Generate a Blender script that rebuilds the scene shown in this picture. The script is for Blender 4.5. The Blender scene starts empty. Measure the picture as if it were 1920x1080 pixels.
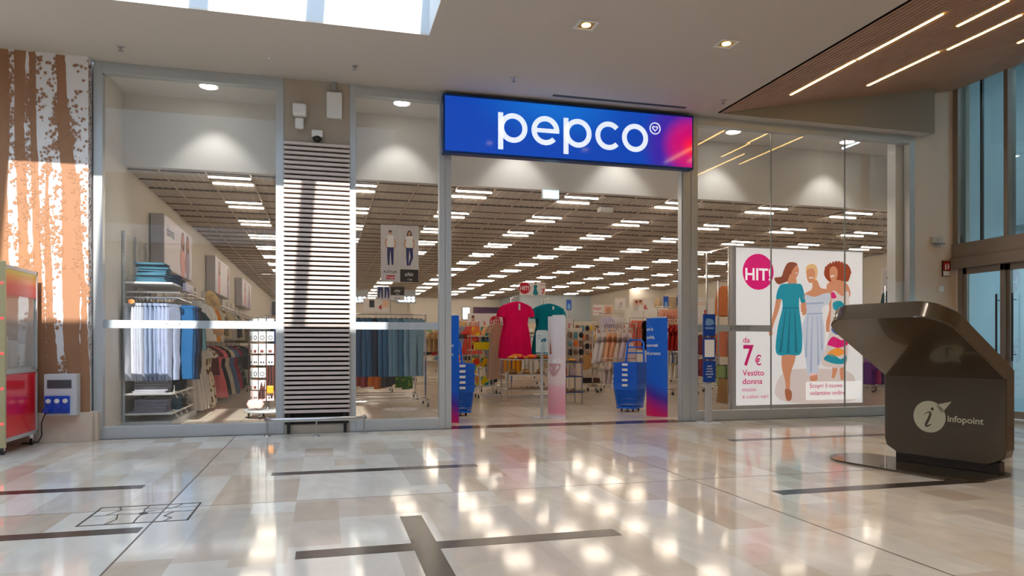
import bpy, bmesh, math, random
from mathutils import Vector, Matrix
R = math.radians
rnd = random.Random(7)
sc = bpy.context.scene
col = sc.collection

# ------------------------------------------------------------ camera, sky, sun, exposure
F, A, YH, D, H = 1330.0, R(14.85), 646.5, 9.66, 1.15     # focal length in pixels, turn to the right, horizon row, distance to the shop front, eye height
cam_d = bpy.data.cameras.new('camera'); cam = bpy.data.objects.new('camera', cam_d); col.objects.link(cam)
cam_d.sensor_width = 36; cam_d.lens = 36*F/1920; cam_d.shift_y = (YH-540)/1920
cam_d.clip_start = .05; cam_d.clip_end = 200
cam.location = (0, -D, H); cam.rotation_euler = (R(90), 0, -A)
sc.camera = cam

w = bpy.data.worlds.new('World'); sc.world = w; w.use_nodes = True
bg = w.node_tree.nodes['Background']; bg.inputs[0].default_value = (.62, .80, 1.0, 1); bg.inputs[1].default_value = 4.2
sd = bpy.data.lights.new('sun', 'SUN'); sun = bpy.data.objects.new('sun', sd); col.objects.link(sun)
sd.energy = 8.5; sd.angle = R(.6); sd.color = (1, .95, .88)
sun.rotation_euler = Vector((-.055, 1, -.80)).to_track_quat('-Z', 'Y').to_euler()
sc.view_settings.view_transform = 'Standard'; sc.view_settings.look = 'None'
sc.view_settings.exposure = 0; sc.view_settings.gamma = 1
try: sc.view_settings.use_curve_mapping = False
except Exception: pass

def ray(x, y):
    u = (x-960)/F; v = -(y-YH)/F
    return (math.sin(A)+u*math.cos(A), math.cos(A)-u*math.sin(A), v)
def atY(x, y, Y):                       # point of the plane Y seen at pixel x, y of the photograph
    r = ray(x, y); t = (Y+D)/r[1]; return Vector((r[0]*t, Y, H+r[2]*t))
def atZ(x, y, Z=0):
    r = ray(x, y); t = (Z-H)/r[2]; return Vector((r[0]*t, -D+r[1]*t, Z))
def atX(x, y, X):
    r = ray(x, y); t = X/r[0]; return Vector((X, -D+r[1]*t, H+r[2]*t))

# ------------------------------------------------------------ materials
MC = {}
def nodes_of(m):
    m.use_nodes = True; nt = m.node_tree; return nt, nt.nodes['Principled BSDF']
def srgb(c):
    return tuple(((x/255)/12.92 if x/255 <= .04045 else ((x/255+.055)/1.055)**2.4) for x in c)+(1,)
def mat(name, rgb, rough=.5, metal=0, emit=0, coat=0, spec=.5, noise=0, nscale=8, bump=0, bscale=60):
    if name in MC: return MC[name]
    m = bpy.data.materials.new(name); nt, b = nodes_of(m); c = srgb(rgb)
    b.inputs['Base Color'].default_value = c; b.inputs['Roughness'].default_value = rough
    b.inputs['Metallic'].default_value = metal; b.inputs['Coat Weight'].default_value = coat
    b.inputs['Specular IOR Level'].default_value = spec
    if emit:
        b.inputs['Emission Color'].default_value = c; b.inputs['Emission Strength'].default_value = emit
    if noise:
        tc = nt.nodes.new('ShaderNodeTexCoord'); n = nt.nodes.new('ShaderNodeTexNoise'); n.inputs['Scale'].default_value = nscale; n.inputs['Detail'].default_value = 6
        r = nt.nodes.new('ShaderNodeValToRGB'); e = r.color_ramp.elements
        e[0].position = .3; e[1].position = .7
        e[0].color = tuple(max(0, x*(1-noise)) for x in c[:3])+(1,); e[1].color = tuple(min(1, x*(1+noise)) for x in c[:3])+(1,)
        nt.links.new(tc.outputs['Object'], n.inputs['Vector']); nt.links.new(n.outputs['Fac'], r.inputs['Fac']); nt.links.new(r.outputs['Color'], b.inputs['Base Color'])
    if bump:
        tc = nt.nodes.new('ShaderNodeTexCoord'); n2 = nt.nodes.new('ShaderNodeTexNoise'); n2.inputs['Scale'].default_value = bscale
        bp = nt.nodes.new('ShaderNodeBump'); bp.inputs['Strength'].default_value = bump; bp.inputs['Distance'].default_value = .01
        nt.links.new(tc.outputs['Object'], n2.inputs['Vector']); nt.links.new(n2.outputs['Fac'], bp.inputs['Height']); nt.links.new(bp.outputs['Normal'], b.inputs['Normal'])
    MC[name] = m; return m
def fabric(rgb, pat=None, rgb2=(245, 240, 232), scale=18):
    key = 'fabric_%d_%d_%d_%s_%d_%d' % (*rgb, pat, sum(rgb2), scale)
    if key in MC: return MC[key]
    m = mat(key, rgb, .85, noise=.05, nscale=14, spec=.2)
    if pat:
        nt = m.node_tree; b = nt.nodes['Principled BSDF']; src = b.inputs['Base Color'].links[0].from_socket
        tc = nt.nodes.new('ShaderNodeTexCoord'); mx = nt.nodes.new('ShaderNodeMix'); mx.data_type = 'RGBA'
        if pat == 'stripe' or pat == 'vstripe':
            t = nt.nodes.new('ShaderNodeTexWave'); t.bands_direction = 'Z' if pat == 'stripe' else 'X'; t.inputs['Scale'].default_value = scale; out = t.outputs['Fac']; thr = .55; gt = True
        elif pat == 'dots':
            t = nt.nodes.new('ShaderNodeTexVoronoi'); t.inputs['Scale'].default_value = scale; out = t.outputs['Distance']; thr = .28; gt = False
        elif pat == 'check':
            t = nt.nodes.new('ShaderNodeTexChecker'); t.inputs['Scale'].default_value = scale; out = t.outputs['Fac']; thr = .5; gt = True
        else:
            t = nt.nodes.new('ShaderNodeTexNoise'); t.inputs['Scale'].default_value = scale; out = t.outputs['Fac']; thr = .56; gt = True
        nt.links.new(tc.outputs['Object'], t.inputs['Vector'])
        mt = nt.nodes.new('ShaderNodeMath'); mt.operation = 'GREATER_THAN' if gt else 'LESS_THAN'; mt.inputs[1].default_value = thr
        nt.links.new(out, mt.inputs[0]); nt.links.new(mt.outputs[0], mx.inputs[0]); nt.links.new(src, mx.inputs[6]); mx.inputs[7].default_value = srgb(rgb2)
        nt.links.new(mx.outputs[2], b.inputs['Base Color'])
    return m
def glassmat(name, tint=(1, 1, 1), f0=.07, mul=1.0):
    m = bpy.data.materials.new(name); m.use_nodes = True; nt = m.node_tree; nt.nodes.clear()
    o = nt.nodes.new('ShaderNodeOutputMaterial'); mx = nt.nodes.new('ShaderNodeMixShader'); tr = nt.nodes.new('ShaderNodeBsdfTransparent'); gl = nt.nodes.new('ShaderNodeBsdfGlossy')
    tr.inputs[0].default_value = (*tint, 1); gl.inputs['Roughness'].default_value = 0
    lw = nt.nodes.new('ShaderNodeLayerWeight'); lw.inputs[0].default_value = .5
    p = nt.nodes.new('ShaderNodeMath'); p.operation = 'POWER'; p.inputs[1].default_value = 5
    a = nt.nodes.new('ShaderNodeMath'); a.operation = 'MULTIPLY_ADD'; a.inputs[1].default_value = (1-f0)*mul; a.inputs[2].default_value = f0
    nt.links.new(lw.outputs['Facing'], p.inputs[0]); nt.links.new(p.outputs[0], a.inputs[0]); nt.links.new(a.outputs[0], mx.inputs[0])
    nt.links.new(tr.outputs[0], mx.inputs[1]); nt.links.new(gl.outputs[0], mx.inputs[2]); nt.links.new(mx.outputs[0], o.inputs[0])
    return m
M_glass = glassmat('shop_glass', (.97, .985, .98))
M_tglass = glassmat('tinted_glass', (.42, .60, .66), .12)
M_clear = glassmat('clear_plastic', (.93, .95, .97), .05)
M_film = bpy.data.materials.new('frosted_film'); M_film.use_nodes = True
_nt = M_film.node_tree; _b = _nt.nodes['Principled BSDF']; _b.inputs['Base Color'].default_value = srgb((184, 192, 198)); _b.inputs['Roughness'].default_value = .6; _b.inputs['Alpha'].default_value = .82
M_white = mat('white_paint', (226, 224, 220), .7); M_ceil = mat('ceiling_paint', (196, 189, 181), .85)
M_shopwall = mat('shop_wall_paint', (226, 219, 208), .8); M_cool = mat('cool_lit_wall_tint', (190, 203, 212), .8)  # M_cool: cool light on the back wall put into its colour
M_beige = mat('beige_wall_paint', (224, 207, 191), .8); M_colm = mat('column_paint', (176, 164, 148), .75)
M_fascia = mat('fascia_paint', (150, 142, 128), .6)
M_alu = mat('aluminium', (186, 190, 192), .4, .3); M_alud = mat('dark_aluminium', (150, 148, 142), .45, .6)
M_chrome = mat('chrome', (225, 225, 228), .12, 1); M_steel = mat('steel', (190, 190, 192), .3, 1)
M_blk = mat('black_plastic', (18, 18, 20), .4); M_rub = mat('rubber', (28, 28, 30), .7); M_dark = mat('dark_void', (24, 22, 21), .9)
M_wplas = mat('white_plastic', (228, 228, 226), .4); M_grey = mat('grey_plastic', (150, 152, 155), .5)
M_greylt = mat('light_grey_metal', (190, 192, 196), .4, .2)
M_board = mat('printed_white', (240, 236, 234), .6); M_mag = mat('magenta_print', (205, 0, 95), .55); M_pinkred = mat('crimson_print', (205, 16, 60), .55)
M_blue = mat('blue_plastic', (0, 80, 196), .35); M_navy = mat('navy_print', (26, 40, 110), .5); M_textw = mat('white_print', (245, 245, 245), .5)
M_lam = mat('shelf_white', (232, 230, 226), .5); M_cardm = mat('cardboard', (176, 130, 84), .8); M_wood = mat('hanger_wood', (190, 150, 100), .5)
def emis(name, rgb, s):
    if name in MC: return MC[name]
    m = mat(name, rgb, .5, emit=s); return m

# ------------------------------------------------------------ mesh builder
class MB:
    def __init__(s): s.v = []; s.f = []; s.m = []; s.sm = []
    def add(s, vs, fs, mi=0, smooth=False):
        n = len(s.v); s.v += [tuple(p) for p in vs]
        for f in fs: s.f.append(tuple(i+n for i in f)); s.m.append(mi); s.sm.append(smooth)
        return s
    def box(s, x0, y0, z0, x1, y1, z1, mi=0, M=None):
        vs = [(x0,y0,z0),(x1,y0,z0),(x1,y1,z0),(x0,y1,z0),(x0,y0,z1),(x1,y0,z1),(x1,y1,z1),(x0,y1,z1)]
        if M is not None: vs = [M @ Vector(p) for p in vs]
        return s.add(vs, [(0,3,2,1),(4,5,6,7),(0,1,5,4),(1,2,6,5),(2,3,7,6),(3,0,4,7)], mi)
    def rbox(s, x0, y0, z0, x1, y1, z1, r=.01, mi=0, M=None):      # box with bevelled edges
        bm = bmesh.new(); bmesh.ops.create_cube(bm, size=1)
        for v in bm.verts: v.co = Vector(((x0+x1)/2+v.co.x*(x1-x0), (y0+y1)/2+v.co.y*(y1-y0), (z0+z1)/2+v.co.z*(z1-z0)))
        bmesh.ops.bevel(bm, geom=bm.edges[:], offset=min(r, abs(x1-x0)*.45, abs(y1-y0)*.45, abs(z1-z0)*.45), segments=2, affect='EDGES', profile=.5)
        bm.verts.index_update()
        vs = [M @ v.co if M is not None else v.co.copy() for v in bm.verts]; s.add(vs, [[v.index for v in f.verts] for f in bm.faces], mi); bm.free(); return s
    def tube(s, pts, r, mi=0, n=8, caps=True):
        pts = [Vector(p) for p in pts]; rs = r if isinstance(r, (list, tuple)) else [r]*len(pts); rings = []
        up = None
        for i, p in enumerate(pts):
            d = (pts[min(i+1, len(pts)-1)]-pts[max(i-1, 0)])
            d = d.normalized() if d.length > 1e-9 else Vector((0, 0, 1))
            if up is None: up = Vector((0, 0, 1)) if abs(d.z) < .9 else Vector((1, 0, 0))
            a = d.cross(up).normalized(); b = d.cross(a).normalized(); up = b.cross(d) if False else up
            if abs(d.dot(up)) > .95: up = a
            rings.append([p+(a*math.cos(2*math.pi*k/n)+b*math.sin(2*math.pi*k/n))*rs[i] for k in range(n)])
        return s.loft(rings, mi, caps)
    def loft(s, rings, mi=0, caps=True, smooth=True):
        n = len(rings[0]); vs = [p for r in rings for p in r]; fs = []
        for i in range(len(rings)-1):
            for k in range(n): fs.append((i*n+k, i*n+(k+1) % n, (i+1)*n+(k+1) % n, (i+1)*n+k))
        s.add(vs, fs, mi, smooth)
        if caps:
            s.add(rings[0], [tuple(range(n))[::-1]], mi); s.add(rings[-1], [tuple(range(n))], mi)
        return s
    def lathe(s, prof, cx=0, cy=0, n=20, mi=0, caps=True):
        return s.loft([[Vector((cx+r*math.cos(2*math.pi*k/n), cy+r*math.sin(2*math.pi*k/n), z)) for k in range(n)] for r, z in prof], mi, caps)
    def prism(s, pts, y0, y1, mi=0, M=None):               # outline in x,z, thickness along y
        n = len(pts); vs = [Vector((p[0], y0, p[1])) for p in pts]+[Vector((p[0], y1, p[1])) for p in pts]
        if M is not None: vs = [M @ v for v in vs]
        return s.add(vs, [tuple(range(n)), tuple(range(2*n-1, n-1, -1))]+[(k, k+n, (k+1) % n+n, (k+1) % n) for k in range(n)], mi)
    def flat(s, pts, y, mi=0):
        return s.add([(p[0], y, p[1]) for p in pts], [tuple(range(len(pts)))], mi)
    def strip(s, pts, ws, y, mi=0):                        # tapering stroke in x,z
        L = []; Rr = []
        for i, p in enumerate(pts):
            a = pts[max(i-1, 0)]; b = pts[min(i+1, len(pts)-1)]; dx, dz = b[0]-a[0], b[1]-a[1]; l = math.hypot(dx, dz) or 1
            L.append((p[0]-dz/l*ws[i]/2, y, p[1]+dx/l*ws[i]/2)); Rr.append((p[0]+dz/l*ws[i]/2, y, p[1]-dx/l*ws[i]/2))
        n = len(pts); return s.add(L+Rr, [(i, i+1, n+i+1, n+i) for i in range(n-1)], mi)
    def mesh(s, name, mats):
        me = bpy.data.meshes.new(name); me.from_pydata(s.v, [], s.f); 
        for m in (mats if isinstance(mats, (list, tuple)) else [mats]): me.materials.append(m)
        me.polygons.foreach_set('material_index', s.m); me.polygons.foreach_set('use_smooth', s.sm); me.update(); return me
    def build(s, name, mats, parent=None, loc=None, rz=0):
        o = bpy.data.objects.new(name, s.mesh(name, mats)); col.objects.link(o); o.parent = parent
        if loc is not None: o.location = loc
        if rz: o.rotation_euler.z = rz
        return o
def obj(name, me, parent=None, loc=(0, 0, 0), rz=0):
    o = bpy.data.objects.new(name, me); col.objects.link(o); o.parent = parent; o.location = loc; o.rotation_euler.z = rz; return o
def tag(o, label, cat, group=None, kind=None):
    o['label'] = label; o['category'] = cat
    if group: o['group'] = group
    if kind: o['kind'] = kind
    return o
def thing(name, label, cat, loc=(0, 0, 0), rz=0, group=None):
    o = bpy.data.objects.new(name, None); col.objects.link(o); o.location = loc; o.rotation_euler.z = rz; o.empty_display_size = .1
    return tag(o, label, cat, group)
def struct(name, mb, mats, label=None, cat='wall'):
    o = mb.build(name, mats); o['kind'] = 'structure'; o['label'] = label or name.replace('_', ' ')+' of the shopping mall'; o['category'] = cat; return o
def ell(cx, cz, rx, rz, n=28, a0=0, a1=2*math.pi):
    return [(cx+rx*math.cos(a0+(a1-a0)*k/n), cz+rz*math.sin(a0+(a1-a0)*k/n)) for k in range(n+(0 if a1-a0 > 6.28 else 1))]
def smoothpoly(p, k=4):
    n = len(p); out = []
    for i in range(n):
        a, b, c, d = p[i-1], p[i], p[(i+1) % n], p[(i+2) % n]
        for j in range(k):
            t = j/k
            out.append(tuple(.5*((2*b[q])+(-a[q]+c[q])*t+(2*a[q]-5*b[q]+4*c[q]-d[q])*t*t+(-a[q]+3*b[q]-3*c[q]+d[q])*t**3) for q in (0, 1)))
    return out
_tc = {}
def text(mb, s, x, z, size, y, mi=0, align='l', bold=0, M=None, shear=0, width=None):
    """flat lettering in the x,z plane at depth y, facing -y; size = capital height"""
    key = (s, bold, shear)
    if key not in _tc:
        c = bpy.data.curves.new('t', 'FONT'); c.body = s; c.size = 1; c.offset = bold; c.shear = shear; c.resolution_u = 3
        o = bpy.data.objects.new('t', c); col.objects.link(o); dg = bpy.context.evaluated_depsgraph_get(); me = bpy.data.meshes.new_from_object(o.evaluated_get(dg))
        V = [v.co.copy() for v in me.vertices]; P = [tuple(p.vertices) for p in me.polygons]
        bpy.data.objects.remove(o); bpy.data.curves.remove(c); bpy.data.meshes.remove(me); _tc[key] = (V, P)
    V, P = _tc[key]
    if not V: return
    x0 = min(v.x for v in V); x1 = max(v.x for v in V); k = size/.72; kx = k
    if width: kx = width/(x1-x0)
    off = {'l': x0, 'c': (x0+x1)/2, 'r': x1}[align]
    vs = [Vector((x+(v.x-off)*kx, y, z+v.y*k)) for v in V]
    if M is not None: vs = [M @ v for v in vs]
    mb.add(vs, P, mi); return (x1-x0)*kx
def arcband(mb, cx, cz, r, sw, a0, a1, y0, y1, mi=0, n=36, M=None):
    pts = [(cx+r*math.cos(a0+(a1-a0)*k/n), cz+r*math.sin(a0+(a1-a0)*k/n)) for k in range(n+1)]
    pin = [(cx+(r-sw)*math.cos(a0+(a1-a0)*k/n), cz+(r-sw)*math.sin(a0+(a1-a0)*k/n)) for k in range(n+1)]
    for k in range(n): mb.prism([pts[k], pts[k+1], pin[k+1], pin[k]], y0, y1, mi, M)
def logo(mb, x, z, Dm, y0, y1, mi=0, M=None, heart=True, out=None):
    """round lettering; x = left end, z = centre line of the rings, Dm = ring diameter"""
    r = Dm/2; sw = Dm*.175
    def nxt(q):
        if out is None: return q
        out.append(MB()); return out[-1]
    def stem(xl): mb.prism([(xl, z+r), (xl+sw, z+r), (xl+sw, z-r-.25*Dm), (xl, z-r-.25*Dm)], y0, y1, mi, M)
    cx = x
    stem(cx); arcband(mb, cx+r+.03*Dm, z, r, sw, 0, 2*math.pi, y0, y1, mi, M=M); cx += 1.03*Dm+.15*Dm; mb = nxt(mb)
    arcband(mb, cx+r, z, r, sw, R(-8)+0, R(-8)+R(8), y0, y1, mi, 2, M); arcband(mb, cx+r, z, r, sw, 0, R(318), y0, y1, mi, M=M)
    mb.prism([(cx+.1*Dm, z-.07*Dm), (cx+.1*Dm, z+.07*Dm), (cx+Dm-.01*Dm, z+.07*Dm), (cx+Dm-.01*Dm, z-.07*Dm)], y0-.0005, y1, mi, M); cx += .99*Dm+.17*Dm; mb = nxt(mb)
    stem(cx); arcband(mb, cx+r+.03*Dm, z, r, sw, 0, 2*math.pi, y0, y1, mi, M=M); cx += 1.03*Dm+.15*Dm; mb = nxt(mb)
    arcband(mb, cx+r, z, r, sw, R(42), R(318), y0, y1, mi, M=M); cx += .92*Dm+.09*Dm; mb = nxt(mb)
    arcband(mb, cx+r, z, r, sw, 0, 2*math.pi, y0, y1, mi, M=M); cx += Dm; mb = nxt(mb)
    if heart:
        hx, hz = cx+.28*Dm, z+.40*Dm; arcband(mb, hx, hz, .215*Dm, .035*Dm, 0, 2*math.pi, y0, y1, mi, 28, M)
        hp = []
        for k in range(24):
            t = 2*math.pi*k/24; hp.append((hx+.0072*Dm*16*math.sin(t)**3, hz+.0072*Dm*(13*math.cos(t)-5*math.cos(2*t)-2*math.cos(3*t)-math.cos(4*t))))
        for k in range(24):
            a, b = hp[k], hp[(k+1) % 24]; q = lambda p: (hx+(p[0]-hx)*.66, hz+(p[1]-hz)*.66)
            mb.prism([a, b, q(b), q(a)], y0, y1, mi, M)

# ------------------------------------------------------------ the mall: floor
def marble(name, rgb):
    m = bpy.data.materials.new(name); nt, b = nodes_of(m); tc = nt.nodes.new('ShaderNodeTexCoord')
    mp = nt.nodes.new('ShaderNodeMapping'); mp.inputs['Scale'].default_value = (1.6, .7, 1)
    n = nt.nodes.new('ShaderNodeTexNoise'); n.inputs['Scale'].default_value = 2.4; n.inputs['Detail'].default_value = 8; n.inputs['Distortion'].default_value = 1.2
    r = nt.nodes.new('ShaderNodeValToRGB'); c = srgb(rgb); e = r.color_ramp.elements; e[0].position = .25; e[1].position = .75
    e[0].color = tuple(x*.86 for x in c[:3])+(1,); e[1].color = tuple(min(1, x*1.08) for x in c[:3])+(1,)
    n2 = nt.nodes.new('ShaderNodeTexNoise'); n2.inputs['Scale'].default_value = 1.3; bp = nt.nodes.new('ShaderNodeBump'); bp.inputs['Strength'].default_value = .06; bp.inputs['Distance'].default_value = .02
    nt.links.new(tc.outputs['Object'], mp.inputs[0]); nt.links.new(mp.outputs[0], n.inputs['Vector']); nt.links.new(n.outputs['Fac'], r.inputs['Fac']); nt.links.new(r.outputs[0], b.inputs['Base Color'])
    nt.links.new(tc.outputs['Object'], n2.inputs['Vector']); nt.links.new(n2.outputs['Fac'], bp.inputs['Height']); nt.links.new(bp.outputs[0], b.inputs['Normal'])
    b.inputs['Roughness'].default_value = .085; b.inputs['IOR'].default_value = 1.52; b.inputs['Specular IOR Level'].default_value = .55
    return m
MARB = [marble('marble_cream', (214, 203, 189)), marble('marble_white', (220, 213, 203)), marble('marble_beige', (198, 181, 163)), marble('marble_rose', (207, 192, 179)), marble('marble_sand', (210, 197, 180)), marble('marble_grey', (202, 192, 182))]
mb = MB(); FX0, FX1, FY0, FY1 = -12.0, 10.3, -17.0, -.10
tw = 4.105/14; i0 = math.floor((FX0+1.075)/tw)
x = -1.075+i0*tw
fr = random.Random(11)
while x < FX1:
    y = FY0; xa, xb = max(x, FX0), min(x+tw, FX1)
    while y < FY1-1e-6:
        L = fr.choice([.35, .6, .6, .9, .9, 1.2]); y2 = min(y+L, FY1)
        if y < -4.2 < y2-.02: y2 = -4.2
        if FY1-y2 < .15: y2 = FY1
        mb.add([(xa, y, 0), (xb, y, 0), (xb, y2, 0), (xa, y2, 0)], [(0, 1, 2, 3)], fr.choice([0, 0, 1, 1, 1, 2, 3, 4, 4, 5])); y = y2
    x += tw
mb.box(FX0, FY0, -.2, FX1, FY1, -.004, 0)
struct('floor', mb, MARB, 'polished marble tile floor of the mall in cream, white and beige strips', 'floor')
M_inlay = mat('dark_marble_inlay', (58, 49, 45), .2, noise=.25, nscale=6, spec=.35)
for k, q in enumerate([(-.45, -3.10, 1.41, -2.95), (-.15, -5.69, 1.74, -5.54), (-4.6, -3.41, -1.41, -3.26), (-4.6, -4.88, -1.1, -4.74), (3.40, -4.94, 5.35, -4.79), (4.72, -2.17, 7.0, -2.02), (.49, -7.6, .635, -5.69), (.49, -5.54, .635, -4.88), (-.3, -8.6, 1.6, -8.45), (4.5, -7.6, 6.4, -7.45)]):
    b_ = MB(); b_.box(q[0], q[1], -.003, q[2], q[3], .0012)
    struct('trim_%d' % (k+1), b_, M_inlay, 'dark brown stone inlay strip number %d set in the marble floor' % (k+1), 'floor inlay')
M_joint = mat('joint_strip', (120, 108, 100), .35, .4)
for k, q in enumerate([(-1.082, FY0, -1.070, FY1), (3.025, FY0, 3.036, FY1), (FX0, -4.205, FX1, -4.197)]):
    b_ = MB(); b_.box(q[0], q[1], -.002, q[2], q[3], .0008); struct('trim_%d' % (k+11), b_, M_joint, 'thin metal expansion joint number %d in the marble floor' % (k+1), 'floor joint')
# patterned floor hatch
b_ = MB(); hx0, hx1, hy0, hy1 = -1.52, -.86, -4.62, -4.08
for q in ((hx0, hy0, hx1, hy0+.014), (hx0, hy1-.014, hx1, hy1), (hx0, hy0, hx0+.014, hy1), (hx1-.014, hy0, hx1, hy1)): b_.box(q[0], q[1], 0, q[2], q[3], .0018)
for pts in ([(-1.52, -4.35), (-1.3, -4.33), (-1.19, -4.35), (-.86, -4.33)], [(-1.19, -4.62), (-1.2, -4.45), (-1.19, -4.35), (-1.21, -4.2), (-1.2, -4.08)], [(-1.4, -4.08), (-1.36, -4.2), (-1.42, -4.33)], [(-1.0, -4.34), (-1.04, -4.45), (-.98, -4.52), (-1.02, -4.62)], [(-1.35, -4.33), (-1.32, -4.48), (-1.36, -4.62)], [(-.98, -4.08), (-1.02, -4.2), (-1.19, -4.3)]):
    for (xa, ya), (xb, yb) in zip(pts, pts[1:]):
        l = math.hypot(xb-xa, yb-ya); nx, ny = -(yb-ya)/l*.004, (xb-xa)/l*.004
        b_.add([(xa+nx, ya+ny, .0018), (xa-nx, ya-ny, .0018), (xb-nx, yb-ny, .0018), (xb+nx, yb+ny, .0018)], [(0, 1, 2, 3)])
b_.lathe([(.03, 0), (.03, .002)], -1.19, -4.34, 14)
tag(b_.build('floor_hatch', mat('hatch_metal', (70, 66, 64), .4, .5)), 'square floor hatch with dark cracked outline lines in the marble at left', 'hatch')

# ------------------------------------------------------------ mall shell
ZC = 4.59
mb = MB()
SX0, SX1, SY0, SY1 = -8.0, 1.13, -6.0, -1.80
mb.box(FX0, SY1, ZC, 5.68, -.0, ZC+.02); mb.box(FX0, SY0, ZC, SX0, SY1, ZC+.02); mb.box(SX1, FY0, ZC, 5.68, SY1, ZC+.02); mb.box(FX0, -12.6, ZC, SX1, SY0, ZC+.02)
mb.box(FX0, FY0, ZC, -8.0, -12.6, ZC+.02); mb.box(-8.0, FY0, ZC, SX1, -16.5, ZC+.02)
mb.box(5.68, -.255, ZC, 9.585, 0, ZC+.02)
struct('ceiling', mb, M_ceil, 'flat plaster ceiling of the mall around the skylight', 'ceiling')
sh = MB(); SH = 1.5
def shaft(x0, y0, x1, y1, SH=1.5):
    t = .12
    sh.box(x0-t, y0-t, ZC+.02, x0, y1+t, ZC+SH); sh.box(x1, y0-t, ZC+.02, x1+t, y1+t, ZC+SH); sh.box(x0, y1, ZC+.02, x1, y1+t, ZC+SH); sh.box(x0, y0-t, ZC+.02, x1, y0, ZC+SH)
shaft(SX0, SY0, SX1, SY1); shaft(-8.0, -16.5, SX1, -12.6)  # second shaft is unseen, added behind the viewer to let in fill light
struct('trim_20', sh, mat('skylight_shaft_paint', (196, 200, 204), .8), 'white plaster shaft walls of the skylight and an added fill skylight', 'skylight shaft')
mu = MB()
for y0, y1 in ((SY0, SY1), (-16.5, -12.6)):
    xm = .0
    while xm > SX0: mu.box(xm-.09, y0, ZC+SH-.15, xm+.09, y1, ZC+SH); xm -= 1.15
struct('window_1', mu, M_alu, 'roof bars of the mall skylight and an added fill skylight', 'skylight')
# walls of the mall
mb = MB(); mb.box(FX0-.2, FY0, 0, FX0, 0, ZC+.2); struct('wall_left', mb, M_beige)
mb = MB(); mb.box(FX0, FY0-.2, 0, FX1, FY0, 6); struct('wall_back', mb, M_beige)
# mural wall at the left
MW0, MW1, MY = -12.0, -2.72, -.18
mb = MB(); mb.box(MW0, MY, 0, MW1, .9, ZC); wl = struct('wall_front', mb, mat('mural_white', (226, 222, 222), .6), 'white wall printed with brown tree trunks and leaves', 'wall')
mu = MB(); lr = random.Random(5)
def Wp(px, py): p = atY(px, py, MY); return (p.x, p.z)
trunks = [[(5, 90, 9), (8, 200, 11), (4, 330, 10), (2, 500, 14), (6, 640, 16)],
          [(38, 92, 10), (36, 250, 9), (42, 380, 9), (44, 470, 9), (48, 560, 12), (54, 700, 13)],
          [(60, 97, 6), (62, 220, 6), (66, 330, 7), (68, 430, 7), (72, 560, 9), (80, 700, 12)],
          [(113, 103, 9), (117, 190, 9), (121, 260, 12), (130, 330, 14), (132, 400, 16), (134, 520, 17), (134, 640, 15), (140, 700, 14)],
          [(88, 300, 1), (88, 370, 4), (90, 470, 6), (94, 600, 7), (100, 700, 10)],
          [(146, 325, 3), (150, 450, 4), (158, 560, 5), (158, 650, 8), (160, 730, 9)],
          [(-60, 80, 14), (-62, 300, 12), (-58, 700, 18)], [(-25, 85, 6), (-28, 300, 7), (-22, 700, 12)], [(-110, 80, 12), (-105, 700, 16)]]
for ti, t in enumerate(trunks):
    P = []; Wd = []
    for (a, b) in zip(t, t[1:]):
        for k in range(10):
            s = k/10; px = a[0]+(b[0]-a[0])*s+lr.uniform(-.8, .8); P.append(Wp(px, a[1]+(b[1]-a[1])*s)); Wd.append((a[2]+(b[2]-a[2])*s+lr.uniform(-.9, .9))*2*.0057)
    b = t[-1]; P.append(Wp(b[0], max(b[1], 690))); Wd.append(b[2]*2*.0057); P.append((P[-1][0], .35)); Wd.append(b[2]*2*.0059)
    mu.strip(P, [max(.004, q) for q in Wd], MY-.001-.0004*ti)
def leaf(cx, cz, r, y, plane='y'):
    n = lr.choice([5, 6, 7]); a = lr.uniform(0, 6.28); p = []
    for k in range(n*2):
        rr = r*(1 if k % 2 else .42)*lr.uniform(.6, 1.15); p.append((cx+rr*math.cos(a+math.pi*k/n)*.85, cz+rr*math.sin(a+math.pi*k/n)))
    if plane == 'y': mu.flat(p, y)
    else: mu.add([(MW1+.001, q[0], q[1]) for q in p], [tuple(range(len(p)))])
for t in trunks[:6]:
    for c in range(34 if t[0][1] < 200 else 18):
        i = lr.randrange(len(t)-1); s = lr.random(); a, b = t[i], t[i+1]; py = a[1]+(b[1]-a[1])*s
        if py > 560 and lr.random() < .5: continue
        side = lr.choice([-1, 1]); px0 = a[0]+(b[0]-a[0])*s+side*(a[2]+lr.uniform(0, 7)); nl = lr.randrange(5, 16)
        for k in range(nl):
            px = min(166, px0+lr.gauss(0, 4.5)); pz = py+lr.gauss(0, 13)
            if pz < 100 and px < 20: continue
            X, Z = Wp(px, pz)
            if Z < ZC-.04: leaf(X, Z, lr.uniform(.016, .042), MY-.0050-lr.random()*.0015)
for k in range(230):
    X, Z = Wp(lr.choice([lr.uniform(76, 104), lr.uniform(136, 166)]), lr.uniform(112, 560))
    if Z < ZC-.04: leaf(X, Z, lr.uniform(.012, .034), MY-.0050-lr.random()*.0015)
for k in range(260):
    z = lr.uniform(.9, ZC-.05); leaf(MY+lr.uniform(.01, .11), z, lr.uniform(.015, .035), 0, 'x')
mr = mu.build('trim_21', mat('mural_brown', (158, 112, 80), .6)); mr['kind'] = 'structure'; mr['label'] = 'brown tree trunk and leaf print on the white wall at left'; mr['category'] = 'mural'
b_ = MB(); b_.rbox(MW0, MY-.07, 0, MW1+.06, MY+.0, .35, .004); b_.rbox(MW1, MY, 0, MW1+.10, -.03, .35, .004)
for xx in (-3.05, -3.55, -4.1): b_.box(xx, MY-.0708, .0, xx+.004, MY-.069, .35)
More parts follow.
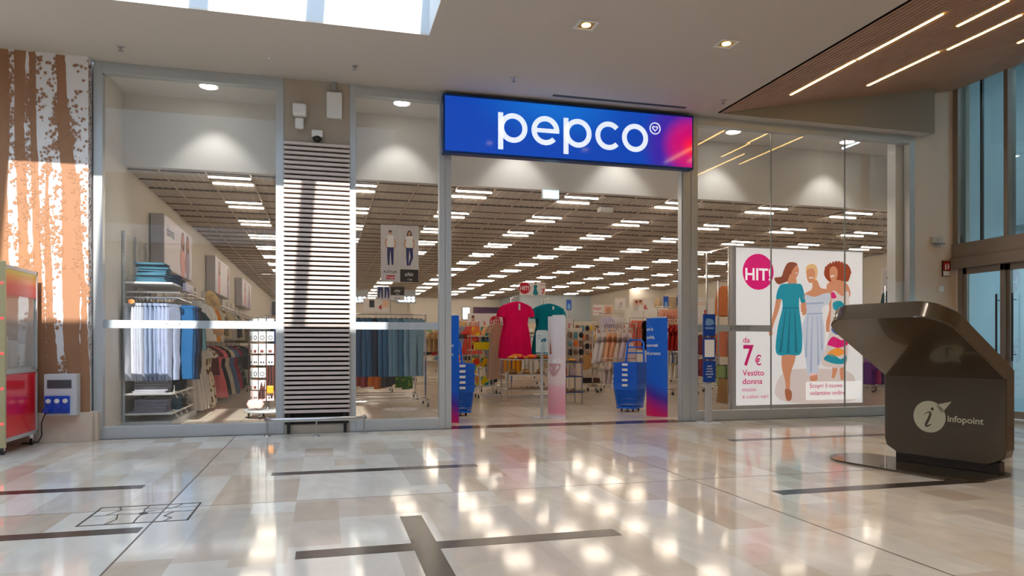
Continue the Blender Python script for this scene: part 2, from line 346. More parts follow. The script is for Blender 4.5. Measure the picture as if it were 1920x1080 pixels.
struct('baseboard_left', b_, mat('stone_plinth', (206, 188, 170), .35, noise=.08), 'beige stone plinth below the tree print wall', 'plinth')

# ------------------------------------------------------------ shop front frames and glass
ZT = ZC
def frame_piece(mbx, x0, x1, z0, z1, y0=-.06, y1=.06): mbx.rbox(x0, y0, z0, x1, y1, z1, .004)
def bay(name, x0, x1, f, label, joints=()):
    t = thing(name, label, 'shop window', ((x0+x1)/2, 0, 0)); t['kind'] = 'structure'; cx = (x0+x1)/2
    m = MB(); frame_piece(m, x0-cx, x0-cx+f, 0, ZT); frame_piece(m, x1-cx-f, x1-cx, 0, ZT); frame_piece(m, x0-cx+f, x1-cx-f, ZT-.13, ZT); frame_piece(m, x0-cx+f, x1-cx-f, 0, .15)
    m.box(x0-cx+f, -.066, ZT-.045, x1-cx-f, -.06, ZT-.04)
    m.build('window_frame', M_alu, t)
    g = MB(); xs = [x0+f]+list(joints)+[x1-f]
    for a, b in zip(xs, xs[1:]): g.add([(a-cx+.002, 0, .15), (b-cx-.002, 0, .15), (b-cx-.002, 0, ZT-.13), (a-cx+.002, 0, ZT-.13)], [(0, 1, 2, 3)])
    g.build('window_pane', M_glass, t)
    if joints:
        j = MB()
        for a in joints: j.box(a-cx-.006, -.012, .15, a-cx+.006, .012, ZT-.13)
        j.build('silicone_joint', mat('joint_clear', (150, 155, 155), .3), t)
    s = MB(); s.box(x0-cx+f, -.006, 1.355, (min(x1-f, 6.74 if joints else 99))-cx, -.003, 1.455); bnd = s.build('safety_band', M_film, t)
    return t, cx
w1, c1 = bay('window_3', -2.70, -.50, .10, 'large left shop window with light aluminium frame and frosted band')
w2, c2 = bay('window_4', .33, 1.60, .08, 'narrow shop window between slatted column and entrance')
w3, c3 = bay('window_5', 5.33, 9.42, .11, 'wide right shop window in three glass panels beside the entrance', (6.74, 8.10))
for t, cx, x, c_ in ((w1, c1, -1.90, M_textw), (w2, c2, .84, M_greylt), (w3, c3, 6.02, mat('grey_print', (110, 112, 114), .5))):
    l = MB(); logo(l, x-cx, 1.41, .062, -.0085, -.0065); l.build('band_lettering', c_, t)
m = MB(); frame_piece(m, 1.602, 1.69, 0, 3.8, -.05, .10); frame_piece(m, 5.20, 5.328, 0, 3.8, -.05, .10); m.box(5.185, -.03, 0, 5.198, .09, 3.8)
m.box(1.602, -.04, 3.8, 5.33, .1, ZT)
struct('door_1', m, M_alu, 'open shop entrance frame with aluminium jambs', 'entrance')
m = MB(); m.box(-2.75, FY1, -.2, 9.42, .06, 0.0); m.box(1.692, FY1, -.002, 5.198, .24, .0015); struct('floor_threshold', m, mat('dark_granite', (70, 50, 44), .15, noise=.2, spec=.4), 'dark brown granite strip under the shop front', 'floor')
# white board behind the right end of the window
m = MB(); m.box(9.20, .12, 0, 9.36, .3, ZT); struct('trim_22', m, M_white, 'white upright board inside the right shop window', 'board')

# ------------------------------------------------------------ sign
def signmat():
    m = bpy.data.materials.new('sign_gradient'); nt, b = nodes_of(m)
    tc = nt.nodes.new('ShaderNodeTexCoord'); sp = nt.nodes.new('ShaderNodeSeparateXYZ'); nt.links.new(tc.outputs['Generated'], sp.inputs[0])
    def dist(cx, cz, sx, sz):
        vm = nt.nodes.new('ShaderNodeVectorMath'); vm.operation = 'SUBTRACT'; vm.inputs[1].default_value = (cx, 0, cz); nt.links.new(tc.outputs['Generated'], vm.inputs[0])
        v2 = nt.nodes.new('ShaderNodeVectorMath'); v2.operation = 'MULTIPLY'; v2.inputs[1].default_value = (sx, 0, sz); nt.links.new(vm.outputs[0], v2.inputs[0])
        v3 = nt.nodes.new('ShaderNodeVectorMath'); v3.operation = 'LENGTH'; nt.links.new(v2.outputs[0], v3.inputs[0]); return v3.outputs['Value']
    d1 = dist(1.0, .42, 4.0, .85); d2 = dist(.42, 1.0, 2.4, 1.1)
    r1 = nt.nodes.new('ShaderNodeValToRGB'); r1.color_ramp.interpolation = 'EASE'; e = r1.color_ramp.elements
    e[0].position = 0; e[0].color = srgb((255, 0, 50)); e[1].position = .95; e[1].color = srgb((0, 66, 176))
    x_ = e.new(.28); x_.color = srgb((200, 0, 110)); x_ = e.new(.6); x_.color = srgb((60, 30, 160))
    r2 = nt.nodes.new('ShaderNodeValToRGB'); r2.color_ramp.interpolation = 'EASE'; r2.color_ramp.elements[0].color = (1, 1, 1, 1); r2.color_ramp.elements[1].color = (0, 0, 0, 1); r2.color_ramp.elements[1].position = .9
    nt.links.new(d1, r1.inputs[0]); nt.links.new(d2, r2.inputs[0])
    mx = nt.nodes.new('ShaderNodeMix'); mx.data_type = 'RGBA'; mx.inputs[7].default_value = srgb((0, 124, 222)); m2 = nt.nodes.new('ShaderNodeMath'); m2.operation = 'MULTIPLY'; m2.inputs[1].default_value = .6
    nt.links.new(r2.outputs[0], m2.inputs[0]); nt.links.new(m2.outputs[0], mx.inputs[0]); nt.links.new(r1.outputs[0], mx.inputs[6])
    nt.links.new(mx.outputs[2], b.inputs['Emission Color']); b.inputs['Emission Strength'].default_value = 1.0; b.inputs['Base Color'].default_value = (.01, .02, .08, 1); b.inputs['Roughness'].default_value = .08
    return m
t = thing('shop_sign', 'wide backlit blue sign turning magenta at right, lettered pepco, above the entrance', 'sign', (3.42, -.06, 3.74))
m = MB(); m.rbox(-1.87, -.14, 0, 1.87, 0, .80, .008); m.build('sign_box', mat('sign_blue_frame', (0, 62, 130), .35, .3), t)
m = MB(); m.add([(-1.845, -.1415, .03), (1.845, -.1415, .03), (1.845, -.1415, .77), (-1.845, -.1415, .77)], [(0, 1, 2, 3)]); m.build('light_panel', signmat(), t)
lo_ = [MB()]; logo(lo_[0], -1.11, .40, .405, -.150, -.1425, out=lo_)
for q, nm in zip(lo_, ('letter', 'letter', 'letter', 'letter', 'letter', 'heart_mark')): q.build(nm, emis('sign_white', (222, 232, 246), .84), t)

# ------------------------------------------------------------ slatted column with its devices
m = MB(); m.box(-.498, -.055, .0, .328, .5, ZC); struct('wall_column', m, M_colm, 'grey beige column between the two left shop windows', 'column')
t = thing('slatted_panel', 'tall panel of horizontal pale wooden slats covering the column', 'panel', (-.085, -.055, 0))
m = MB(); m.box(-.40, -.012, .12, .40, -.002, 3.76); m.build('backing', M_dark, t)
m = MB()
for k in range(57):
    z = .27+k*.0617; m.rbox(-.413, -.085, z, .413, -.012, z+.037, .003)
m.build('slats', mat('slat_wood', (206, 190, 182), .5, noise=.05), t)
for s in (-1, 1):
    m = MB(); m.box(-.02, -.05, 0, .02, -.012, .28); m.build('leg', M_blk, t, (s*.355, 0, 0))
t = thing('bumper_rail', 'low curved stainless steel bumper rail in front of the slatted column', 'rail', (-.09, -.42, 0))
m = MB(); pts = [(-.60, .20, .215), (-.60, .10, .215), (-.57, .04, .215), (-.51, 0, .215), (.51, 0, .215), (.57, .04, .215), (.60, .10, .215), (.60, .20, .215)]
m.tube(pts, .028, n=12); m.build('rail', M_steel, t)
for x_, y_ in ((-.6, .19), (0, 0), (.6, .19)):
    m = MB(); m.tube([(0, 0, 0), (0, 0, .2)], .012); m.lathe([(.045, 0), (.045, .008), (.03, .012)], n=14); m.build('post', M_steel, t, (x_, y_, 0))
t = thing('floodlight', 'small white projector lamp mounted high at left on the beige column', 'floodlight', (-.30, -.057, 4.13))
m = MB(); m.rbox(-.085, -.19, -.05, .085, -.06, .10, .02); m.build('head', M_wplas, t)
m = MB(); m.rbox(-.06, -.11, -.20, .05, -.02, -.06, .02); m.tube([(0, -.06, 0), (0, 0, 0)], .03); m.build('bracket', M_wplas, t)
t = thing('wireless_box', 'white rectangular wall unit with cable conduit high on the column', 'wall unit', (.13, -.057, 4.11))
m = MB(); m.rbox(-.10, -.07, 0, .10, 0, .34, .012); m.build('case', M_wplas, t)
m = MB(); m.rbox(-.015, -.05, .36, .02, -.0, .48, .004); m.tube([(-.07, -.03, .34), (-.04, -.04, .37), (0, -.04, .38), (.04, -.03, .34)], .008); m.build('conduit', M_grey, t)
t = thing('security_camera', 'white dome security camera on top of the slatted panel', 'camera', (-.085, -.11, 3.82))
m = MB(); m.rbox(-.07, -.05, .02, .07, .05, .11, .012); m.build('mount', M_wplas, t)
m = MB(); m.lathe([(.055, .03), (.055, .0), (.045, -.02), (.03, -.03)], n=18); m.build('lens', M_blk, t)

# ------------------------------------------------------------ right side of the mall
m = MB(); m.box(9.42, 0, 0, 10.3, .3, 6.2); struct('wall_right_pier', m, M_beige, 'beige wall pier between shop window and side door', 'wall')
m = MB(); m.prism([(5.68, ZC), (9.6, ZC), (9.6, ZC+.85), (5.68, ZC+.02)], -.275, -.255); m.box(9.585, -.255, ZC, 9.6, 0, 5.5); struct('trim_23', m, M_fascia, 'grey green wedge fascia above the right shop window', 'fascia')
SL = .185
def wz(X): return ZC+SL*(X-5.68)
m = MB(); ang = math.atan(SL); sx = 5.68
while sx < 10.25:
    z = wz(sx+.02); m.box(sx, FY0, z-.0, sx+.042, -.275 if sx < 9.6 else 0, z+.010); sx += .080
struct('ceiling_slats', m, mat('slat_brown', (172, 136, 112), .55, noise=.06), 'sloping ceiling of narrow brown wooden slats at right', 'ceiling')
m = MB(); m.add([(5.68, FY0, wz(5.68)+.11), (10.5, FY0, wz(10.5)+.11), (10.5, .0, wz(10.5)+.11), (5.68, 0, wz(5.68)+.11)], [(0, 1, 2, 3)])
m.box(5.64, FY0, ZC, 5.68, -.27, ZC+.12)
struct('ceiling_slope', m, mat('slat_back', (26, 20, 18), .95), 'dark backing above the sloping wooden slats', 'ceiling')
def onslope(px, py):
    r = ray(px, py); # z = ZC + SL*(X-5.68)
    t = (ZC-SL*5.68-H)/(r[2]-SL*r[0]); return Vector((r[0]*t, -D+r[1]*t, H+r[2]*t))
LEDP = [((1482, 177), (1604, 112)), ((1608, 110), (1768, 25)), ((1625, 160), (1762, 96)), ((1767, 93), (1925, 26)), ((1795, 48), (1890, 0))]
leds = []
for a, b in LEDP:
    pa, pb = onslope(*a), onslope(*b); leds.append(((pa.x+pb.x)/2, min(pb.y, pa.y), max(pa.y, pb.y)))
leds += [(6.72, -8.5, -5.6), (7.6, -8, -5), (8.4, -9, -6), (9.0, -4.4, -2.2), (8.35, -5.2, -3.2), (6.4, -10, -8)]
for k, (X, ya, yb) in enumerate(leds):
    m = MB(); m.box(-.016, (ya-yb)/2, -.004, .016, (yb-ya)/2, .002)
    tag(m.build('led_strip', emis('led_warm', (255, 206, 120), 20), None, (X, (ya+yb)/2, wz(X)-.008)), 'glowing amber LED line set between the brown wooden ceiling slats', 'light', 'amber LED lines in the slatted ceiling')
# side glazing: windows above, sliding door below
XR = 10.3
t = thing('window_6', 'tall blue tinted clerestory glazing above the sliding door at right', 'window', (XR, -1.6, 2.6)); t['kind'] = 'structure'
m = MB()
for y_, wd in ((1.55, .10), (.64, .07), (-.5, .07), (-1.6, .07)): m.rbox(-.05, y_-wd/2, .1, .12, y_+wd/2, 3.1, .004)
m.rbox(-.08, -3.2, 0, .12, 1.6, .24, .006); m.rbox(-.04, -3.2, 2.9, .12, 1.6, 3.2, .004)
m.build('window_frame', mat('taupe_frame', (140, 128, 118), .45, .3), t)
m = MB(); m.add([(.03, -3.2, .24), (.03, 1.5, .24), (.03, 1.5, 2.9), (.03, -3.2, 2.9)], [(0, 1, 2, 3)]); m.build('window_pane', M_tglass, t)
m = MB()
for y_ in (1.33, .40, -.75): m.box(.25, y_-.02, .1, .29, y_+.02, 3.1)
m.build('inner_mullion', M_blk, t)
t = thing('door_2', 'sliding glass side door with taupe frames and long black handles', 'door', (XR, -.9, 0)); t['kind'] = 'structure'
m = MB(); m.rbox(-.12, -2.2, 2.42, .05, .9, 2.60, .006); m.rbox(-.05, .72, 0, .08, .80, 2.42, .004); m.build('lintel', mat('taupe_frame', (140, 128, 118), .45, .3), t)
for k, (ya, yb, xo) in enumerate(((-.02, .72, 0), (-.98, .0, .06), (-2.0, -.98, .06))):
    l = MB(); 
    for q in ((ya, 0, ya+.07, 2.42), (yb-.07, 0, yb, 2.42), (ya, 0, yb, .12), (ya, 2.32, yb, 2.42)): l.rbox(xo-.03, q[0], q[1], xo+.03, q[2], q[3], .004)
    lf = l.build('door_leaf', mat('taupe_frame', (140, 128, 118), .45, .3), t)
    g = MB(); g.add([(xo, ya+.07, .12), (xo, yb-.07, .12), (xo, yb-.07, 2.32), (xo, ya+.07, 2.32)], [(0, 1, 2, 3)]); g.build('door_pane', M_tglass, lf)
    hh = MB(); yy = ya+.10 if k == 0 else yb-.14; hh.tube([(xo-.07, yy, .9), (xo-.07, yy, 1.95)], .014); hh.tube([(xo-.07, yy, 1.85), (xo, yy, 1.85)], .008); hh.tube([(xo-.07, yy, 1.0), (xo, yy, 1.0)], .008); hh.build('door_handle', M_blk, lf)
    if k == 1:
        s = MB(); Mx = Matrix.Translation((xo-.004, 0, 0)) @ Matrix.Rotation(R(-90), 4, 'Z')
        text(s, 'USCITA', .22+.24, 1.62, .035, 0, 0, 'l', M=Mx); text(s, 'APERTA', .25+.24, 1.56, .035, 0, 0, 'l', M=Mx)
        s.build('door_notice', M_blk, lf)
        s = MB(); s.prism(ell(.53, 1.37, .07, .07), -.001, 0, 0, Mx); s.prism([(.48, 1.355), (.58, 1.355), (.58, 1.385), (.48, 1.385)], -.002, -.001, 1, Mx); s.build('no_entry_sticker', [mat('sign_red', (150, 24, 30), .5), M_textw], lf)
m = MB(); m.box(XR, FY0, 0, XR+.2, -3.0, 6.4); m.box(XR+.0, -.1, 0, XR+.2, 0, 6.2); m.box(XR, FY0, 5.72, XR+.2, 0, 6.4); m.box(XR, -3.2, 2.6, XR+.2, -2.95, 5.8); struct('wall_right', m, M_beige)
m = MB(); m.box(XR+2.6, -9, 0, XR+2.7, 0.0, 6); m.box(XR+.2, -9.1, 0, XR+2.7, -9, 6); m.box(XR+.2, -.0, 0, XR+2.7, .1, 6); m.box(XR+.2, -9, -.1, XR+2.7, 0, 0); m.box(XR+.2, -9, 6, XR+2.7, 0, 6.1); m.box(XR+1.2, -9, 3.1, XR+2.7, 0, 3.2)
struct('wall_lobby', m, mat('lobby_paint', (205, 216, 220), .7), 'pale walls of the side lobby seen through the tinted glass', 'lobby')
for k, (y_, z_) in enumerate(((-1.6, 3.06), (-3.6, 3.06), (-2.3, 5.96), (-5, 5.96))):  # lamps added to brighten the lobby behind the glass
    t = thing('lobby_fill_light', 'added white strip light that brightens the lobby behind the tinted glass', 'light', (XR+1.9, y_, z_), group='added lobby fill lights')
    m = MB(); m.rbox(-.07, -.6, -.03, .07, .6, .03, .01); m.build('housing', M_wplas, t)
    m = MB(); m.box(-.05, -.58, -.034, .05, .58, -.031); m.build('diffuser', emis('lobby_fill_glow', (235, 248, 255), 110), t)
# small fittings on the pier
t = thing('motion_sensor', 'beige motion sensor box on the pier beside the right window', 'sensor', tuple(atY(1753, 451, -.002)))
m = MB(); m.rbox(-.11, -.06, -.045, .11, 0, .055, .008); m.build('case', mat('sensor_beige', (205, 195, 182), .5), t)
m = MB(); m.rbox(-.05, -.10, -.07, .12, -.0, -.045, .006); m.box(-.01, -.062, -.02, .01, -.06, .01); m.build('bracket', M_grey, t)
t = thing('fire_extinguisher_sign', 'small red square fire extinguisher sign on the pier', 'sign', tuple(atY(1773, 504, -.002)))
m = MB(); m.box(-.08, -.02, -.13, .08, 0, .13); m.build('panel', M_blk, t)
m = MB(); m.box(-.07, -.022, -.03, .07, -.02, .115, 0); m.box(-.07, -.022, -.12, .07, -.02, -.04, 1); m.prism([(-.035, -.02), (-.005, -.02), (-.005, .06), (-.02, .09), (-.035, .06)], -.024, -.022, 1); m.prism(smoothpoly([(.02, -.01), (.045, 0), (.05, .05), (.03, .09), (.02, .05)]), -.024, -.022, 1)
m.build('print', [mat('sign_red2', (190, 20, 34), .5), M_textw], t)
t = thing('wall_switch', 'small white wall switch box low on the pier behind the info stand', 'switch', tuple(atY(1763, 542, -.002)))
m = MB(); m.rbox(-.05, -.03, -.05, .05, 0, .05, .006); m.box(-.03, -.033, .0, .03, -.03, .03); m.build('case', M_wplas, t)

# ------------------------------------------------------------ mall ceiling fittings
def room_spot(t):
    ld = bpy.data.lights.new('spot_beam', 'SPOT'); ld.energy = 130; ld.spot_size = R(110); ld.spot_blend = .8; ld.shadow_soft_size = .06; ld.color = (1, .86, .70)
    lo = bpy.data.objects.new('beam', ld); col.objects.link(lo); lo.parent = t; lo.location = (0, 0, -.03)
for k, (X, Y) in enumerate(((2.7, -6.0), (4.4, -6.0), (2.7, -9.5), (4.4, -9.5), (4.4, -13), (2.7, -13))):  # unseen spot lamps added behind the viewer to brighten the right side
    t = thing('recessed_spotlight', 'added square fill spotlight in the ceiling behind the viewer', 'light', (X, Y, ZC), group='added fill spotlights behind the viewer')
    m = MB(); m.box(-.11, -.11, -.012, .11, .11, -.001); m.build('trim_ring', M_wplas, t); m = MB(); m.lathe([(.05, -.018), (.05, -.013)], n=16); m.build('bulb', emis('spot_amber', (255, 220, 140), 7), t); room_spot(t)
for k, (px, py) in enumerate(((1099, 46), (1362, 81))):
    p = atZ(px, py, ZC); t = thing('recessed_spotlight', ['square recessed amber spotlight in the plaster ceiling, left of two', 'square recessed amber spotlight in the plaster ceiling, nearer the wooden slats'][k], 'light', (p.x, p.y, ZC))
    m = MB(); 
    for q in ((-.11, -.11, .11, -.08), (-.11, .08, .11, .11), (-.11, -.08, -.08, .08), (.08, -.08, .11, .08)): m.box(q[0], q[1], -.012, q[2], q[3], -.001)
    m.build('trim_ring', M_wplas, t); m = MB(); m.box(-.08, -.08, -.006, .08, .08, -.001); m.build('reflector', mat('spot_reflector', (190, 160, 90), .3, .6), t)
    m = MB(); m.lathe([(.05, -.012), (.05, -.005)], n=16); m.build('bulb', emis('spot_amber', (255, 220, 140), 7), t); room_spot(t)
spk = ['left end, near the tree print', 'above the slatted column', 'left of the shop sign', 'at the tip of the wooden slats']
for k, (px, py) in enumerate(((226, 87), (665, 123), (963, 146), (1356, 188))):
    p = atZ(px, py, ZC); t = thing('sprinkler', 'small metal fire sprinkler on the mall ceiling, '+spk[k], 'sprinkler', (p.x, p.y, ZC))
    m = MB(); m.lathe([(.035, -.001), (.035, -.008), (.02, -.012)], n=14); m.build('rosette', M_steel, t)
    m = MB(); m.tube([(0, 0, -.008), (0, 0, -.05)], .008); m.lathe([(.005, -.045), (.03, -.05), (.03, -.054), (.005, -.056)], n=10); m.build('head', M_grey, t)
p = atZ(505, 108, ZC); m = MB(); m.lathe([(.02, -.001), (.02, -.01), (.01, -.014)], n=12); tag(m.build('ceiling_sensor', M_wplas, None, (p.x, p.y, ZC)), 'tiny round sensor on the mall ceiling left of the column', 'sensor')
pa, pb = atZ(1035, 180, ZC), atZ(1283, 204, ZC); m = MB(); yv = -.36
m.box(pa.x, yv-.035, ZC-.006, pb.x, yv-.03, ZC-.001); m.box(pa.x, yv+.03, ZC-.006, pb.x, yv+.035, ZC-.001); m.box(pa.x, yv-.03, ZC-.0035, pb.x, yv+.03, ZC-.001, 1); m.box(pa.x, yv-.003, ZC-.006, pb.x, yv+.003, ZC-.002)
tag(m.build('air_vent', [M_grey, M_dark]), 'long thin slot air vent in the ceiling above the shop sign', 'vent')

# ------------------------------------------------------------ shop shell
ZG, YB, XL, XRR = 3.60, 1.06, -2.65, 14.6
def tilemat(name, rgb, sx, sy, grout, rough):
    m = bpy.data.materials.new(name); nt, b = nodes_of(m); tc = nt.nodes.new('ShaderNodeTexCoord'); br = nt.nodes.new('ShaderNodeTexBrick')
    br.offset = 0; br.inputs['Scale'].default_value = 1; br.inputs['Brick Width'].default_value = sx; br.inputs['Row Height'].default_value = sy; br.inputs['Mortar Size'].default_value = .003
    c = srgb(rgb); br.inputs['Color1'].default_value = c; br.inputs['Color2'].default_value = tuple(x*.95 for x in c[:3])+(1,); br.inputs['Mortar'].default_value = srgb(grout)
    n = nt.nodes.new('ShaderNodeTexNoise'); n.inputs['Scale'].default_value = 1.5; n.inputs['Detail'].default_value = 5
    mx = nt.nodes.new('ShaderNodeMix'); mx.data_type = 'RGBA'; mx.blend_type = 'MULTIPLY'; mx.inputs[0].default_value = .25
    nt.links.new(tc.outputs['Object'], br.inputs['Vector']); nt.links.new(tc.outputs['Object'], n.inputs['Vector']); nt.links.new(br.outputs['Color'], mx.inputs[6]); nt.links.new(n.outputs['Fac'], mx.inputs[7]); nt.links.new(mx.outputs[2], b.inputs['Base Color'])
    b.inputs['Roughness'].default_value = rough; return m
m = MB(); m.box(XL-.1, .06, -.2, XRR+.1, 31, 0); struct('floor_shop', m, tilemat('shop_tile', (212, 198, 182), .6, .6, (150, 136, 122), .22), 'beige grey tiled floor inside the shop', 'floor')
m = MB(); m.box(XL-.05, .06, 0, XL, 31, ZC+.02); m.box(XL, .06, 0, XL+.012, 31, .1); struct('wall_shop_left', m, M_shopwall, 'long warm white left wall inside the shop')
m = MB(); m.box(XRR, .3, 0, XRR+.1, 31, ZC); m.box(9.38, .3, 0, 9.42, .34, ZC); m.box(9.42, .302, 0, XRR, .42, ZC); struct('wall_shop_right', m, M_shopwall, 'right wall inside the shop')
m = MB(); m.box(XL, 30, 0, 4.6, 30.1, ZG+.3); m.box(4.5, 27.5, 0, 4.6, 30, ZG+.3); m.box(4.6, 27.5, 0, 9.2, 27.6, ZG+.3); struct('wall_shop_back', m, M_shopwall, 'back wall inside the shop, beige half')
m = MB(); m.box(9.2, 23.6, 0, 12.9, 23.7, ZG+.3); m.box(9.2, 23.7, 0, 9.3, 27.5, ZG+.3); struct('wall_shop_back_blue', m, M_cool, 'bluish back wall inside the shop')
m = MB(); m.box(12.9, 19, 0, XRR, 23.7, ZG+.3); struct('wall_shop_block', m, M_shopwall, 'white wall block at the back right of the shop')
m = MB(); m.box(XL, YB, ZG, XRR, YB+.10, ZC); struct('wall_bulkhead', m, mat('bulkhead_paint', (222, 218, 212), .75), 'white bulkhead above the shop ceiling edge')
m = MB(); m.box(XL, .06, ZC-.005, XRR, YB, ZC+.1); struct('ceiling_shop_front', m, M_white, 'high white ceiling strip behind the shop front', 'ceiling')
# open-cell metal ceiling: thin blades, heavier bars every 0.6 m
m = MB(); x = XL
nx = int((XRR-XL)/.10)
for k in range(nx+1):
    xx = XL+k*.10; m.box(xx-.0035, YB+.1, ZG+.012, xx+.0035, 30, ZG+.035)
ny = int((30-YB-.1)/.10)
for k in range(ny+1):
    yy = YB+.1+k*.10; m.box(XL, yy-.0035, ZG+.013, XRR, yy+.0035, ZG+.034)
g1 = struct('ceiling_grid', m, mat('grid_metal', (236, 226, 214), .6), 'open cell metal grid ceiling of the shop', 'ceiling')
m = MB()
for k in range(int((XRR-XL)/.607)+2):
    xx = -1.33-.607*2+.3035+k*.607
    if XL < xx < XRR: m.box(xx-.012, YB+.1, ZG, xx+.012, 30, ZG+.05)
for k in range(int(28.8/.627)+1):
    yy = YB+.1+.13+k*.627; m.box(XL, yy-.010, ZG+.001, XRR, yy+.010, ZG+.05, 1)
struct('ceiling_bars', m, [mat('bar_metal', (226, 210, 192), .5), mat('bar_metal_dark', (120, 108, 98), .6)], 'main bars of the shop grid ceiling', 'ceiling')
m = MB(); m.box(XL, YB+.1, ZG+.075, XRR, 30.1, ZG+.12); struct('ceiling_pale_sheet', m, mat('void_pale', (236, 224, 210), .9), 'pale sheet set low above the grid ceiling to brighten it', 'ceiling')  # pale sheet lowered and lightened so the grid looks brighter

# paired strip lights
LW = .60
M_tube = emis('strip_glow', (255, 238, 216), 27)
def strip_light_meshes():
    f = MB(); f.rbox(-LW/2-.01, -.26, -.004, LW/2+.01, .26, .03, .004); f.box(-LW/2+.0, -.10, -.0045, LW/2, .10, -.004, 1)
    tb = MB(); tb.rbox(-LW/2+.01, -.015, -.026, LW/2-.01, .015, -.0046, .006)
    return f.mesh('panel', [mat('light_panel_grey', (128, 118, 110), .7), mat('louvre', (118, 108, 100), .7)]), tb.mesh('tube', M_tube)
FM, TM = strip_light_meshes()
for j in range(15):
    for i in range(9):
        X = -1.33+1.82*i; Y = 1.62+1.885*j
        if Y > 29.7 or (X > 9.2 and Y > 23.3) or (X > 12.7 and Y > 18.8) or (X > 4.3 and Y > 27.2): continue
        t = thing('ceiling_light', 'white paired strip light panel set in the grid ceiling of the shop', 'light', (X, Y, ZG-.001), group='paired strip lights in the shop ceiling')
        obj('panel', FM, t); obj('strip', TM, t, (0, -.21, 0)); obj('strip', TM, t, (0, .21, 0))
dl = ['far left, in the first shop window', 'in the narrow shop window', 'left of two in the right shop window', 'right of two in the right shop window', 'in the left part of the entrance', 'in the right part of the entrance']
for k, X in enumerate((-1.48, 1.07, 6.38, 8.55, 2.9, 4.6)):
    t = thing('downlight', 'round recessed downlight on the high white ceiling, '+dl[k], 'light', (X, .48, ZC-.005))
    m = MB(); m.lathe([(.13, -.006), (.13, -.0005)], n=24); m.build('ring', M_wplas, t)
    m = MB(); m.lathe([(.11, -.010), (.11, -.006)], n=24); m.build('diffuser', emis('downlight_glow', (255, 250, 242), 14), t)
    ld = bpy.data.lights.new('downlight_beam', 'SPOT'); ld.energy = 42; ld.spot_size = R(86); ld.spot_blend = .55; ld.shadow_soft_size = .08; ld.color = (1, .97, .93)
    lo = bpy.data.objects.new('beam', ld); col.objects.link(lo); lo.parent = t; lo.location = (0, .12, -.03); lo.rotation_euler = (R(8), 0, 0)
# exit sign, speaker
t = thing('exit_sign', 'pale glowing emergency exit box hanging below the bulkhead in the entrance', 'sign', tuple(atY(1032, 364, YB-.06)))
m = MB(); m.rbox(-.14, -.03, -.09, .14, .03, .09, .006); m.build('case', M_wplas, t)
m = MB(); m.box(-.13, -.032, -.075, .13, -.03, .055); m.build('light_face', emis('exit_glow', (196, 232, 246), 1.3), t)
p = atZ(1135, 388, ZG); t = thing('ceiling_speaker', 'small white box loudspeaker under the grid ceiling in the entrance', 'speaker', (p.x, p.y, ZG-.1))
m = MB(); m.rbox(-.13, -.07, 0, .13, .07, .09, .015); m.build('case', M_wplas, t)

# ------------------------------------------------------------ garments
def sgn(v): return -1 if v < 0 else 1
def ring(a, b, z, cx=0, cy=0, n=24, e=.7, k=0, amp=0, ph=0, zt=0):
    o = []
    for q in range(n):
        t = 2*math.pi*q/n; c, s_ = math.cos(t), math.sin(t); r = 1+amp*math.cos(k*t+ph)
        o.append(Vector((cx+a*sgn(c)*abs(c)**e*(1+amp*.25*math.cos(k*t+ph)), cy+b*sgn(s_)*abs(s_)**e*r, z+zt*c)))
    return o
GC = {}
def shirt_mb(L=.66, wd=.22, dp=.035, flare=1.0, sleeve=.2, k=7, amp=.3, seed=0, waist=1.0, n=24):
    """top hanging from a hanger: origin at the hanger hook neck, hangs to -L"""
    g = MB(); r_ = random.Random(seed); ph = r_.uniform(0, 6)
    ws = min(.20, wd)
    rings = [ring(.045, dp*.6, -.015, n=n), ring(ws*.55, dp*.75, -.035, n=n), ring(ws*.95, dp*.8, -.07, n=n), ring(ws*1.02, dp, -.12, n=n)]
    hs = 7
    for i in range(1, hs+1):
        s = i/hs; z = -.12-(L-.12)*s
        wv = ws+(wd*flare-ws)*s; 
        if waist != 1 and s < .55: wv *= 1-(1-waist)*math.sin(s/.55*math.pi)
        rings.append(ring(wv, dp*(1+.5*s), z+r_.uniform(-.004, .004), n=n, k=k, amp=amp*s, ph=ph+s*.5))
    g.loft(rings, 0)
    if sleeve:
        for sd in (-1, 1):
            a = sd*ws*.88; rs = []
            for i in range(5):
                s = i/4; cx = a+sd*(.05+.035*s)*min(1, s*2); z = -.085-sleeve*s; rs.append(ring(.042*(1-.2*s), dp*.8, z, cx, r_.uniform(-.004, .004), n=10))
            g.loft(rs, 0)
    return g
def pants_mb(L=1.0, wd=.18, dp=.035, k=3, seed=0, spread=.0, pockets=True, n=16, legw=.5):
    g = MB(); r_ = random.Random(seed); 
    g.loft([ring(wd, dp*.9, 0, n=n), ring(wd*1.0, dp, -.04, n=n), ring(wd*1.06, dp*1.25, -.16, n=n, k=5, amp=.12), ring(wd*1.08, dp*1.2, -.27, n=n, k=5, amp=.15)], 0)
    for sd in (-1, 1):
        rs = []
        for i in range(7):
            s = i/6; z = -.24-(L-.24)*s; lw = wd*legw*(1.04-.28*s)
            rs.append(ring(lw, dp*(1.15-.15*s)*r_.uniform(.85, 1.1), z, sd*(wd*.53+spread*s)+r_.uniform(-.006, .006), r_.uniform(-.008, .008), n=n, k=4, amp=.12, ph=r_.uniform(0, 6)))
        g.loft(rs, 0)
    if pockets:
        for sd in (-1, 1):
            g.box(sd*wd*.55-wd*.28, -dp*1.35, -.22, sd*wd*.55+wd*.28, -dp*1.1, -.10, 0)
    g.box(-wd*1.0, -dp*1.02, -.035, wd*1.0, dp*1.02, -.0, 0)
    return g
